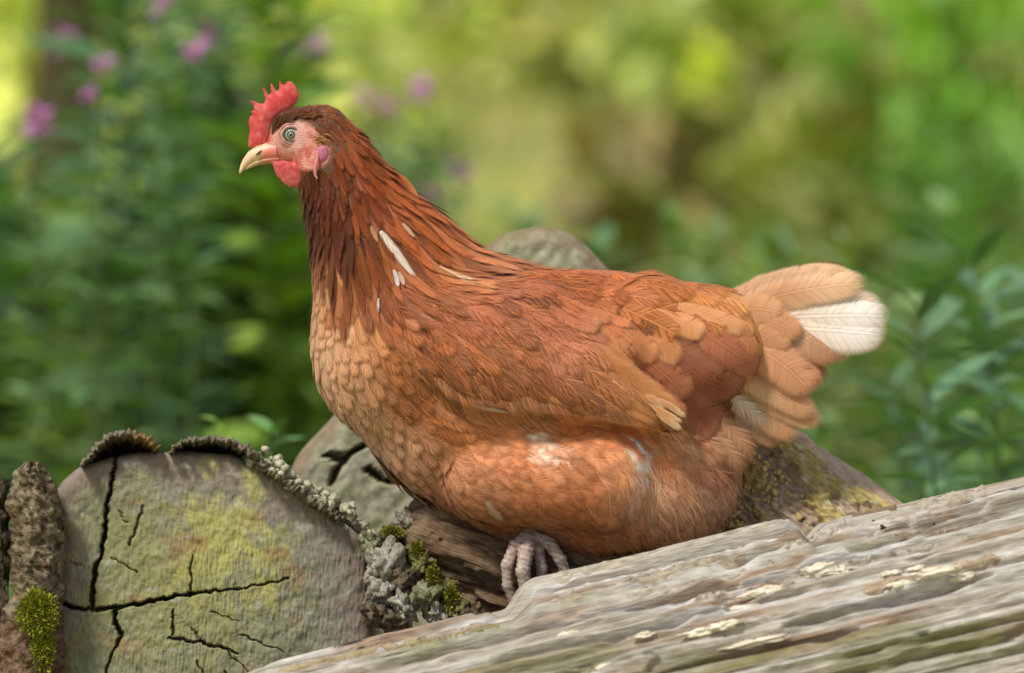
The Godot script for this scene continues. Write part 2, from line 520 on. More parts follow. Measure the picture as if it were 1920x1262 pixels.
# a feather that lies on the body: walks along the flow over the skin
func lay(b: Buf, root: Vector3, a: PackedFloat32Array, base: Color, edge: Color, lift0: float, lift1: float, L: float, W: float, shape: int, turn: float, follow := true, look := -1) -> void:
	var p := root
	var d := Vector3(a[0], -a[1], 0).normalized()
	var pts := PackedVector3Array()
	var cs := PackedColorArray()
	var us := PackedVector2Array()
	var step := L / (ROWS - 1)
	var col := rng.randi() % 2 + (look if look >= 0 else (2 if shape == 2 else 0))
	for r in ROWS:
		var t := float(r) / (ROWS - 1)
		var n := grad(p).normalized()
		if follow and r > 0 and r % 2 == 0:
			var a2 := plume(p.x + 960.0, 631.0 - p.y)
			d = (d * 0.6 + Vector3(a2[0], -a2[1], 0).normalized() * 0.4)
		d = (d - n * d.dot(n)).normalized()
		if r == 0 and turn != 0.0: d = d.rotated(n, turn)
		var side := n.cross(d)
		var w := W * 0.5 * width_at(t, shape)
		var lift := lerpf(lift0, lift1, t * t)
		for c in COLS:
			var u := float(c) / (COLS - 1) * 2.0 - 1.0
			var e := p + side * (u * w)
			var f := dist(e)
			e -= n * clampf(f, -10.0, 10.0)
			pts.append(wq(e + n * (lift + (1.0 - u * u) * W * 0.05)))
			var k := maxf(absf(u) * absf(u) * 0.85, sstep(0.72, 1.0, t))
			cs.append(base.lerp(edge, k))
			us.append(Vector2((col + 0.5 + u * 0.485) / 6.0, 1.0 - t))
		p = drop(p + d * step)
	sheet(b, pts, ROWS, COLS, cs, us)

# a feather that stands free (tail, wing tip, loose hackles): from root to tip with a bend, vane turned towards `face`
func loose(b: Buf, root: Vector3, tip: Vector3, W: float, bend: Vector3, face: Vector3, shape: int, base: Color, tipc: Color, edge: Color, soft := false, rows := 12, firm := 4) -> void:
	var pts := PackedVector3Array()
	var cs := PackedColorArray()
	var us := PackedVector2Array()
	var col := rng.randi() % 2 + (2 if soft else firm)
	var cols := 7
	for r in rows:
		var t := float(r) / (rows - 1)
		var p := root.lerp(tip, t) + bend * (4.0 * t * (1.0 - t))
		var d := (tip - root + bend * 4.0 * (1.0 - 2.0 * t)).normalized()
		var side := face.cross(d).normalized()
		var n := d.cross(side)
		var w := W * 0.5 * width_at(t, shape)
		for c in cols:
			var u := float(c) / (cols - 1) * 2.0 - 1.0
			pts.append(wq(p + side * (u * w) + n * ((1.0 - u * u) * W * 0.1)))
			var k := maxf(pow(absf(u), 3.0), sstep(0.88, 1.0, t))
			cs.append(base.lerp(tipc, sstep(0.35, 0.8, t)).lerp(edge, k * 0.8))
			us.append(Vector2((col + 0.5 + u * 0.485) / 6.0, 1.0 - t))
	sheet(b, pts, rows, cols, cs, us)

func jitter(c: Color, amount: float) -> Color:
	var k := 1.0 + rng.randf_range(-amount, amount)
	var h := rng.randf_range(-amount, amount) * 0.25
	return Color(clampf(c.r * k * (1.0 + h), 0, 1), clampf(c.g * k, 0, 1), clampf(c.b * k * (1.0 - h), 0, 1))

func feather_images() -> Array:   # six feathers side by side: two firm, two soft, two long
	var H := 512
	var cw := 128
	var W := cw * 6
	var ia := Image.create_empty(W, H, false, Image.FORMAT_RGBA8)
	var ih := Image.create_empty(W, H, false, Image.FORMAT_RGB8)
	var nz := noise(0.5, 5, 2)
	var nf := noise(0.11, 6, 2)
	for col in 6:
		var soft := col == 2 or col == 3
		var long := col >= 4
		var splits := []
		for k in (10 if soft else 7):
			splits.append([rng.randf_range(0.05, 0.8), rng.randf_range(0.005, 0.016) * (0.5 if long else 1.0), rng.randf_range(0.3, 0.7), rng.randi() % 2])
		for x in cw:
			var u := (x + 0.5) / cw * 2.0 - 1.0
			var au := absf(u)
			var sgn := 0 if u < 0 else 1
			for y in H:
				var t := 1.0 - (y + 0.5) / H      # 0 root, 1 tip
				var s := t - au * (0.14 if long else 0.34)            # barbs run forward from the shaft
				var n1 := nz.get_noise_2d(s * (190.0 if long else 120.0), col * 40.0 + sgn * 17.0 + au * 0.8)
				var n2 := nf.get_noise_2d(s * (200.0 if long else 130.0), col * 40.0 + sgn * 9.0 + au * 1.5)
				var v := 0.94 + 0.03 * n1 + 0.07 * n2 if long else (0.91 + 0.05 * n1 + 0.09 * n2 if soft else 0.82 + 0.14 * n1 + 0.22 * n2)
				if au < 0.04 and not soft: v = 0.97
				elif au < 0.10 and not soft: v -= 0.08
				var reach := 0.97 + 0.12 * n1 if not soft else 0.86 + 0.3 * n1 + 0.2 * n2
				var al := sstep(0.0, 0.6 if soft else (0.4 if long else 0.5), reach - au)
				var tend := 0.95 + 0.12 * nz.get_noise_2d(u * 60.0, col * 33.0) if soft else 0.985 + 0.03 * nz.get_noise_2d(u * 50.0, col * 33.0)
				al *= sstep(0.0, 0.35 if soft else (0.16 if long else 0.2), tend - t)
				for sp in splits:
					if sp[3] == sgn and au > sp[2] and absf(s - sp[0]) < sp[1] * (au - sp[2]) * 3.0: al = 0.0
				ia.set_pixel(col * cw + x, y, Color(v, v, v, al))
				var hh := clampf(0.5 + (0.35 * n1 + 0.2 * n2) * (0.15 if long else (0.4 if soft else 1.0)) + (0.1 if au < 0.05 else 0.0), 0.0, 1.0)
				ih.set_pixel(col * cw + x, y, Color(hh, hh, hh))
	return [ImageTexture.create_from_image(ia), ImageTexture.create_from_image(ih)]

func build_hen() -> void:
	var t0 := Time.get_ticks_msec()
	hen_field()
	plume_map()
	var foot_at := wq(q(985, 1135, 40))
	var hen := thing("hen", foot_at, "chestnut brown hen with red comb and white tail feathers standing on the logs", "hen")
	var tx := feather_images()
	var fm := vmat("feather", 0.6, 0.25)
	fm.albedo_texture = tx[0]
	fm.transparency = BaseMaterial3D.TRANSPARENCY_ALPHA
	fm.texture_repeat = false
	fm.heightmap_enabled = true
	fm.heightmap_texture = tx[1]
	fm.heightmap_scale = 0.012
	fm.rim_enabled = true
	fm.rim = 0.08
	fm.rim_tint = 0.6
	fm.backlight_enabled = true
	fm.backlight = Color(0.25, 0.25, 0.25)
	var down_mat := vmat("down", 0.9, 0.2)
	down_mat.backlight_enabled = true
	down_mat.backlight = Color(0.3, 0.3, 0.3)
	var skin := vmat("face_skin", 0.5, 0.5)
	skin.subsurf_scatter_enabled = true
	skin.subsurf_scatter_strength = 0.08
	skin.uv1_triplanar = true
	skin.uv1_scale = Vector3.ONE * 90.0
	skin.heightmap_enabled = true
	skin.heightmap_texture = noise_tex(0.03, 21, 0.0, 1.0, 256)
	skin.heightmap_scale = 0.06
	# --- body: coarse surface, the head on a finer grid of its own
	var body := nets(field, GX, GY, GZ, gorg, CELL)
	var keep := PackedInt32Array()
	for k in range(0, body.i.size(), 3):
		var out := false
		for j in 3:
			var p := body.v[body.i[k + j]]
			if p.x > 640 - 960 or p.y < 631 - 352: out = true
		if out: keep.append_array(PackedInt32Array([body.i[k], body.i[k + 1], body.i[k + 2]]))
	var all_i := body.i
	var cand_v := body.v.duplicate()
	body.i = keep
	body.c.resize(body.v.size())
	for k in body.v.size():
		var a := plume(body.v[k].x + 960.0, 631.0 - body.v[k].y)
		body.c[k] = buff(a)
	var hc := 3.2
	var hnx := 56
	var hny := 60
	var hnz := 45
	var ho := Vector3(484 - 960.0, 631.0 - 366.0, -22 * hc)
	var hf := PackedFloat32Array()
	hf.resize(hnx * hny * hnz)
	for z in range(22, hnz):
		for y in hny:
			for x in hnx:
				var X := ho.x + x * hc
				var Y := ho.y + y * hc
				var Z := (z - 22) * hc
				var v := hen_distance(X, Y, Z)
				var e := Vector3(X, Y, Z) - q(548, 252, 34)
				v += 5.0 * exp(-e.length_squared() / 500.0)                       # eye socket
				var e2 := Vector3(X, Y, Z) - q(545, 280, 34)
				v -= 3.0 * exp(-Vector3(e2.x * 0.5, e2.y, e2.z).length_squared() / 160.0)   # cheek
				hf[x + y * hnx + z * hnx * hny] = v
				hf[x + y * hnx + (44 - z) * hnx * hny] = v
	var head := nets(hf, hnx, hny, hnz, ho, hc)
	var fpoly := PackedVector2Array()
	for p in FACE: fpoly.append(Vector2(p[0], p[1]))
	var fn := noise(0.06, 31, 3)
	for k in head.v.size():
		var p := head.v[k]
		var d := poly_distance(fpoly, Vector2(p.x + 960.0, 631.0 - p.y))
		var nn := fn.get_noise_3dv(p)
		var c := rgb(214, 148, 130).lerp(rgb(186, 82, 78), clampf(0.42 + nn * 1.3, 0, 1))
		var ex := Vector2(p.x - (548 - 960), p.y - (631 - 252)).length()
		c = c.lerp(rgb(206, 160, 146), (1.0 - sstep(24, 40, ex)) * 0.7)
		if p.x + 960 > 585: c = c.lerp(rgb(170, 110, 80), sstep(585, 600, p.x + 960) * 0.8)
		c = c.lerp(rgb(90, 50, 28), sstep(2.0, -6.0, d + nn * 4.0))
		head.c.append(c)
	var off := body.v.size()
	body.v.append_array(head.v)
	body.n.append_array(head.n)
	body.c.append_array(head.c)
	for k in head.i: body.i.append(k + off)
	part("body", to_world(body), skin, hen)
	# --- plumage: darts thrown on the skin
	rng.seed = 77
	var areas := PackedFloat32Array()
	var tot := 0.0
	for k in range(0, all_i.size(), 3):
		tot += (cand_v[all_i[k + 1]] - cand_v[all_i[k]]).cross(cand_v[all_i[k + 2]] - cand_v[all_i[k]]).length()
		areas.append(tot)
	var placed := {}
	var darts := []
	for k in 70000:
		var t := areas.bsearch(rng.randf() * tot) * 3
		if t >= all_i.size(): continue
		var r1 := sqrt(rng.randf())
		var r2 := rng.randf()
		var p := cand_v[all_i[t]] * (1.0 - r1) + cand_v[all_i[t + 1]] * (r1 * (1.0 - r2)) + cand_v[all_i[t + 2]] * (r1 * r2)
		var px := p.x + 960.0
		var py := 631.0 - p.y
		var a := plume(px, py)
		var rad: float = 0.40 * sqrt(a[5] * a[6]) * [1.0, 0.74, 0.8, 0.75, 0.85][int(a[7])]
		if p.z < -60.0: rad *= 1.35
		var cx := int(floor(p.x / 30.0))
		var cy := int(floor(p.y / 30.0))
		var cz := int(floor(p.z / 30.0))
		var free_spot := true
		for i in range(-1, 2):
			for j in range(-1, 2):
				for l in range(-1, 2):
					var key := Vector3i(cx + i, cy + j, cz + l)
					if placed.has(key):
						for o in placed[key]:
							if (o - p).length_squared() < rad * rad:
								free_spot = false
								break
					if not free_spot: break
				if not free_spot: break
			if not free_spot: break
		if not free_spot: continue
		var key2 := Vector3i(cx, cy, cz)
		if not placed.has(key2): placed[key2] = []
		placed[key2].append(p)
		darts.append(p)
	var wpoly := PackedVector2Array()
	for p in WING: wpoly.append(Vector2(p[0], p[1]))
	var spoly := PackedVector2Array()
	for p in SADDLE: spoly.append(Vector2(p[0], p[1]))
	var wing := group_node("wing", hen)
	var far_wing := group_node("wing", hen)
	var saddle := group_node("saddle", hen)
	var hackle := Buf.new()
	var breast := Buf.new()
	var thigh := Buf.new()
	var crown := Buf.new()
	var far_side := Buf.new()
	var n_single := 0
	for p in darts:
		var px: float = p.x + 960.0
		var py: float = 631.0 - p.y
		var a := plume(px, py)
		var shape := int(a[7])
		var L := a[5] * rng.randf_range(0.85, 1.15)
		var W := a[6] * rng.randf_range(0.88, 1.12)
		var dirn := Vector2(a[0], a[1]).normalized()
		var tipp := Vector2(px, py) + dirn * L
		if Geometry2D.is_point_in_polygon(Vector2(px, py), fpoly): continue
		if shape != 3 and Geometry2D.is_point_in_polygon(tipp, fpoly):
			L *= 0.45
			if Geometry2D.is_point_in_polygon(Vector2(px, py) + dirn * L, fpoly): continue
		if px < 505 and py < 320: continue
		var base := jitter(buff(a), [0.13, 0.42, 0.16, 0.2, 0.3][shape] if px < 1000 or shape != 0 else 0.24)
		var e := a[8]
		var edge := Color(clampf(base.r * e, 0, 1), clampf(base.g * e * (1.04 if e > 1 else 0.94), 0, 1), clampf(base.b * e * (1.08 if e > 1 else 0.9), 0, 1))
		var turn := rng.randf_range(-0.13, 0.13) if shape != 1 else rng.randf_range(-0.25, 0.25)
		var l0 := rng.randf_range(-3.0, 1.0)
		var l1 := rng.randf_range(2.5, 6.0) * clampf(W / 34.0, 0.35, 1.2) if shape != 1 else rng.randf_range(4.0, 16.0) * clampf(L / 90.0, 0.3, 1.0)
		var b: Buf
		var single: Node3D = null
		var inw := Geometry2D.is_point_in_polygon(Vector2(px, py), wpoly)
		if inw and p.z > 60.0:
			single = wing
		elif inw and p.z < -60.0:
			b = far_side
		elif Geometry2D.is_point_in_polygon(Vector2(px, py), spoly) and p.z > -40.0:
			single = saddle
		elif p.z < -70.0: b = far_side
		elif shape == 3: b = crown
		elif shape == 1: b = hackle
		elif py > 770 and px > 820: b = thigh
		else: b = breast
		if single:
			var f := Buf.new()
			lay(f, p, a, base, edge, l0, l1, L, W, shape, turn)
			part("feather", f, fm, single)
			n_single += 1
		else:
			lay(b, p, a, base, edge, l0, l1, L, W, shape, turn)
	part("neck_hackle", hackle, fm, hen, "stuff")
	part("breast_plumage", breast, fm, hen, "stuff")
	part("thigh_plumage", thigh, fm, hen, "stuff")
	part("head_feathers", crown, fm, hen, "stuff")
	part("plumage", far_side, fm, hen, "stuff")
	# --- flight feathers of the folded wing: long, stacked towards the tip
	for k in 24:
		var f := float(k) / 23.0
		for s in [1, -1]:
			var b := Buf.new()
			var c := jitter(rgb(172, 112, 74), 0.26)
			loose(b, q(lerpf(806, 1090, f) + rng.randf_range(-8, 8), lerpf(640, 650, f), s * lerpf(140, 164, f)), q(lerpf(858, 1196, f), lerpf(748, 790, sqrt(f)) + rng.randf_range(-5, 4), s * (lerpf(166, 192, minf(1.0, f * 2.0)) + rng.randf_range(-3, 3))), 40, Vector3(-4, 4, s * 6), Vector3(0.1, -0.1, s), 4, c, jitter(c, 0.12), c.lerp(rgb(214, 160, 118), 0.55), false, 12, 0)
			part("flight_feather", b, fm, wing if s > 0 else far_wing)
	for k in 9:
		var f := float(k) / 8.0
		for s in [1, -1]:
			var root := q(lerpf(1030, 1085, f), lerpf(735, 640, f), s * (190 + 6 * f))
			var tip := q(lerpf(1196, 1278, pow(f, 0.6)) , lerpf(786, 768, f) + (8 if k % 2 else 0), s * (178 + 8 * f))
			var bc := jitter(rgb(182, 116, 72), 0.14)
			var b := Buf.new()
			loose(b, root, tip, 44, Vector3(0, 9, s * 5), Vector3(0, 0.12, s), 0, bc, jitter(rgb(198, 132, 84), 0.1), rgb(212, 152, 106))
			part("flight_feather", b, fm, wing if s > 0 else far_wing)
	for w in [[1222, 738, 1248, 758, 18], [1234, 756, 1264, 786, 18], [1250, 748, 1282, 772, 15], [1246, 774, 1274, 796, 18], [1240, 764, 1276, 782, 14]]:
		var b := Buf.new()
		loose(b, q(w[0] - 20, w[1] - 12, 195), q(w[2], w[3], 190), w[4], Vector3(0, 2, 5), Vector3(0, 0.1, 1), 0, rgb(200, 140, 92), rgb(226, 182, 138), rgb(236, 204, 168))
		part("flight_feather", b, fm, wing)
	# --- tail: root x y z, tip x y z, width, bend x y, colours base / tip / edge
	var tail := group_node("tail", hen)
	var O := [186, 118, 70]
	var cream := func(c: Array) -> Color: return rgb(c[0], c[1], c[2]).lerp(rgb(226, 186, 150), 0.3)
	for f in [
		[1340, 580, 8, 1600, 512, 14, 58, 0, 8, [180, 108, 60], [222, 170, 122], [240, 206, 168], 0],
		[1350, 588, 16, 1634, 530, 20, 66, 0, 12, [190, 122, 72], [232, 186, 142], [246, 220, 188], 0],
		[1380, 600, 12, 1660, 566, 14, 56, 0, 10, [214, 150, 100], [238, 214, 192], [250, 236, 220], 0],
		[1390, 604, 22, 1676, 594, 20, 84, 0, 6, [240, 220, 204], [255, 252, 250], [240, 212, 170], 0],
		[1400, 614, 28, 1668, 630, 26, 84, 0, 4, [240, 220, 204], [255, 252, 250], [236, 206, 164], 0],
		[1400, 622, 12, 1606, 662, 10, 56, 0, 0, [196, 136, 90], [226, 176, 130], [236, 200, 160], 0],
		[1400, 612, 34, 1574, 680, 40, 64, 6, 12, [212, 164, 128], [168, 108, 68], [150, 92, 56], 0],
		[1396, 640, 20, 1556, 716, 24, 52, 4, 6, [176, 108, 64], [166, 92, 52], [190, 112, 70], 0],
		[1370, 582, 44, 1470, 590, 50, 62, 0, 8, [186, 112, 64], [206, 142, 92], [214, 156, 106], 0],
		[1390, 590, 46, 1500, 634, 54, 60, 4, 10, [186, 114, 68], [196, 124, 76], [214, 148, 102], 0],
		[1380, 612, 54, 1478, 660, 62, 56, 4, 8, [184, 114, 68], [190, 120, 74], [206, 140, 94], 0],
		[1376, 640, 60, 1522, 742, 66, 78, 8, 14, [200, 128, 82], [200, 126, 80], [216, 150, 106], 0],
		[1390, 660, 46, 1540, 728, 48, 62, 6, 10, [196, 124, 78], [190, 114, 68], [206, 138, 92], 0],
		[1366, 700, 62, 1532, 782, 58, 56, 4, 8, [202, 150, 108], [196, 132, 84], [224, 176, 130], 0],
		[1362, 716, 54, 1544, 796, 48, 58, 2, 4, [196, 142, 98], [204, 138, 88], [226, 180, 136], 0],
		[1350, 730, 58, 1500, 822, 50, 58, 0, 4, [214, 176, 140], [190, 124, 76], [206, 146, 100], 0],
		[1346, 740, 50, 1468, 836, 42, 52, -4, 4, [222, 198, 172], [196, 138, 94], [200, 140, 98], 0],
		[1360, 730, 66, 1446, 806, 64, 40, -2, 4, [224, 204, 180], [222, 196, 168], [226, 200, 172], 1],
		[1330, 770, 70, 1412, 872, 72, 54, 8, 6, [166, 104, 66], [156, 92, 56], [170, 108, 70], 1],
		[1310, 790, 76, 1396, 892, 76, 54, 6, 4, [172, 116, 78], [160, 98, 62], [176, 118, 80], 1],
		[1290, 800, 84, 1360, 880, 88, 50, 6, 4, [170, 110, 74], [166, 106, 70], [176, 120, 84], 1]]:
		for s in [1, -1]:
			var b := Buf.new()
			loose(b, q(f[0], f[1], s * f[2]), q(f[3], f[4], s * f[5]), f[6] * 1.25, Vector3(f[7], f[8], s * 6), Vector3(rng.randf_range(-.1, .1), 0.25, s), 0, jitter(cream.call(f[9]), 0.06), jitter(cream.call(f[10]), 0.05), cream.call(f[11]), f[12] == 1)
			part("tail_feather", b, fm, tail)
			for extra in 2:                # its neighbours in the fan, mostly hidden under it
				var e := Buf.new()
				var dy := rng.randf_range(-14.0, 16.0)
				loose(e, q(f[0] - 6, f[1] + dy * 0.4, s * (f[2] - 5.0 - 4.0 * extra)), q(f[3] + rng.randf_range(-26, 2), f[4] + dy, s * (f[5] - 7.0 - 4.0 * extra)), f[6] * rng.randf_range(0.95, 1.25), Vector3(f[7], f[8], s * 5), Vector3(rng.randf_range(-.15, .15), 0.25, s), 0, jitter(cream.call(f[9]), 0.1), jitter(cream.call(f[10]), 0.1), cream.call(f[11]), f[12] == 1 or f[1] > 690)
				part("tail_feather", e, fm, tail)
	# --- the broad rounded feathers of the saddle, as they lie over one another: root, tip, width, colour
	for f in [[1235, 690, 1350, 800, 96, [134, 70, 38]], [1190, 650, 1300, 750, 84, [140, 76, 42]], [1270, 660, 1385, 770, 100, [128, 70, 44]], [1205, 612, 1330, 690, 92, [146, 84, 52]], [1250, 610, 1404, 716, 104, [138, 78, 54]], [1290, 588, 1412, 668, 90, [152, 88, 58]], [1130, 585, 1235, 650, 74, [168, 104, 60]], [1150, 560, 1266, 596, 66, [170, 104, 60]], [1190, 540, 1300, 590, 62, [176, 112, 66]], [1232, 536, 1326, 580, 58, [190, 124, 76]], [1268, 534, 1388, 580, 60, [184, 122, 74]], [1340, 548, 1424, 612, 62, [182, 112, 66]], [1060, 520, 1160, 556, 60, [166, 94, 54]], [1110, 515, 1210, 545, 58, [176, 100, 56]], [1040, 550, 1130, 590, 60, [160, 92, 58]]]:
		var b := Buf.new()
		var c := jitter(buff(PackedFloat32Array([0, 0, f[5][0], f[5][1], f[5][2]])), 0.06)
		var r0 := q(f[0], f[1], 220)
		for k in 6: r0 = drop(r0)
		var a := PackedFloat32Array([f[2] - f[0], f[3] - f[1], 0, 0, 0, 0, 0, 0, 0, 0])
		lay(b, r0, a, c, c.lerp(rgb(228, 176, 128), 0.28), 1.5, 9.0, Vector2(a[0], a[1]).length() * 1.1, f[4], 0, 0.0, false, 4)
		part("feather", b, fm, saddle)
	# --- odd white and loose feathers
	for f in [[712, 402, 778, 500, 20, 1, [244, 220, 202]], [730, 478, 742, 518, 13, 1, [232, 212, 200]], [742, 480, 754, 514, 12, 1, [214, 176, 150]], [690, 546, 694, 586, 13, 4, [226, 206, 192]], [828, 446, 900, 492, 16, 1, [236, 194, 152]],
		[858, 468, 930, 510, 18, 1, [212, 150, 100]], [880, 764, 955, 778, 18, 4, [226, 206, 192]], [905, 950, 935, 1000, 30, 2, [206, 170, 140]], [700, 420, 738, 520, 18, 1, [176, 106, 60]], [655, 440, 688, 550, 18, 1, [140, 80, 40]], [790, 440, 868, 492, 18, 1, [190, 122, 74]], [690, 395, 705, 430, 12, 1, [196, 140, 96]], [770, 375, 790, 408, 12, 1, [214, 168, 130]]]:
		var b := Buf.new()
		var c := rgb(f[6][0], f[6][1], f[6][2])
		var r0 := q(f[0], f[1], 200)
		for k in 5: r0 = drop(r0)
		var a := PackedFloat32Array([f[2] - f[0], f[3] - f[1], 0, 0, 0, 0, 0, 0, 0, 0])
		lay(b, r0, a, c, jitter(c, 0.1), 5.0, 9.0, Vector2(a[0], a[1]).length(), f[4], f[5], 0.0, false)
		part("loose_feather", b, fm, hen)
	for f in [[745, 352, 10, 842, 440, 6, 8], [738, 345, 8, 818, 418, 10, 13], [725, 318, 14, 792, 392, 20, 16]]:
		var b := Buf.new()
		loose(b, q(f[0], f[1], f[2]), q(f[3], f[4], f[5]), f[6], Vector3(7, 9, 0), Vector3(-0.3, 0.4, 1).normalized(), 1, rgb(176, 96, 50), rgb(200, 128, 80), rgb(206, 140, 92))
		part("loose_feather", b, fm, hen)
	# --- chestnut feathers low on the breast
	var low := Buf.new()
	for k in 34:
		var f := k / 33.0
		var p := q(lerpf(676, 930, f), 846 + 190 * pow(f, 0.72), rng.randf_range(-60, 10))
		p = drop(drop(p))
		var a := PackedFloat32Array([lerpf(0.6, 0.9, f), lerpf(0.8, 0.42, f), 0, 0, 0, 0, 0, 0, 0, 0])
		var c := jitter(buff(plume(p.x + 960.0, 631.0 - p.y)), 0.16)
		lay(low, p, a, c, c, 6.0, 20.0, 80, 34, 0, rng.randf_range(-0.1, 0.1))
	part("under_breast_plumage", low, fm, hen, "stuff")
	# --- down: fine loose barbs over the soft parts and along the outline
	var fluff := Buf.new()
	for k in 40000:
		var t := areas.bsearch(rng.randf() * tot) * 3
		if t >= all_i.size(): continue
		var p := cand_v[all_i[t]].lerp(cand_v[all_i[t + 1]], rng.randf()).lerp(cand_v[all_i[t + 2]], rng.randf())
		if p.z < -80.0: continue
		var px := p.x + 960.0
		var py := 631.0 - p.y
		var a := plume(px, py)
		var soft := int(a[7]) == 2
		var wingy := int(a[7]) == 4 or (px > 980 and not soft)
		if not soft and rng.randf() > ((0.02 if px > 1120 and py < 780 else 0.14) if wingy else 0.03): continue
		if px < 640 and py < 330: continue
		var very := (px > 1210 and py > 800) or (px > 1060 and py > 970)
		if soft and not very and rng.randf() > 0.05: continue
		if very and rng.randf() > 0.3: continue
		var L := rng.randf_range(26, 56) if soft else rng.randf_range(14, 30)
		var n := grad(p).normalized()
		var d := Vector3(a[0], -a[1], 0).normalized()
		d = (d - n * d.dot(n)).normalized().rotated(n, rng.randfn(0, 0.14 if wingy else 0.28))
		var side := n.cross(d)
		var lighter := 1.04 if not wingy else rng.randf_range(0.95, 1.28)
		var c := jitter(rgb(minf(a[2] * lighter, 250.0), minf(a[3] * lighter, 250.0), minf(a[4] * lighter, 250.0)), 0.1)
		var lift := rng.randf_range(4, 16) if very else (rng.randf_range(2, 5) if wingy else rng.randf_range(6, 12))
		if wingy: p += n * 3.0
		var bow := rng.randf_range(-0.12, 0.12) * L
		var pts := PackedVector3Array()
		for r in 4:
			var f := r / 3.0
			var m := p + d * (L * f) + n * (3.0 + lift * f) + side * (bow * f * f)
			var w := (0.5 if not wingy else 0.8) * (1.0 - f * 0.75)
			pts.append(wq(m - side * w))
			pts.append(wq(m + side * w))
		sheet(fluff, pts, 4, 2, PackedColorArray([c, c, c, c, c, c, c, c]), PackedVector2Array())
	part("down", fluff, down_mat, hen, "stuff")
	hen_head(hen)
	hen_feet(hen)

const COMB := [[466, 276], [467, 257], [470, 243], [467, 232], [469, 219], [475, 216], [471, 209], [478, 207], [477, 199], [466, 187], [476, 190], [486, 194], [496, 195], [499, 186], [491, 161], [498, 168], [504, 178], [509, 176], [508, 153], [514, 162], [519, 172], [524, 168], [525, 149], [530, 158], [535, 160], [540, 152], [549, 154], [557, 164], [562, 180], [558, 192], [548, 202], [530, 214], [516, 224], [508, 236], [505, 258], [503, 270], [486, 278]]
const WATTLE := [[511, 302], [516, 318], [522, 331], [533, 343], [547, 351], [561, 350], [571, 341], [576, 327], [577, 312], [572, 304], [549, 303], [528, 300]]
const LOBE := [[598, 276], [607, 271], [615, 274], [618, 286], [616, 297], [607, 304], [600, 300], [596, 288]]

func skin_z(px: float, py: float) -> float:
	var lo := 0.0
	var hi := 150.0
	for k in 24:
		var m := (lo + hi) * 0.5
		if hen_distance(px - 960.0, 631.0 - py, m) < 0.0: lo = m
		else: hi = m
	return lo

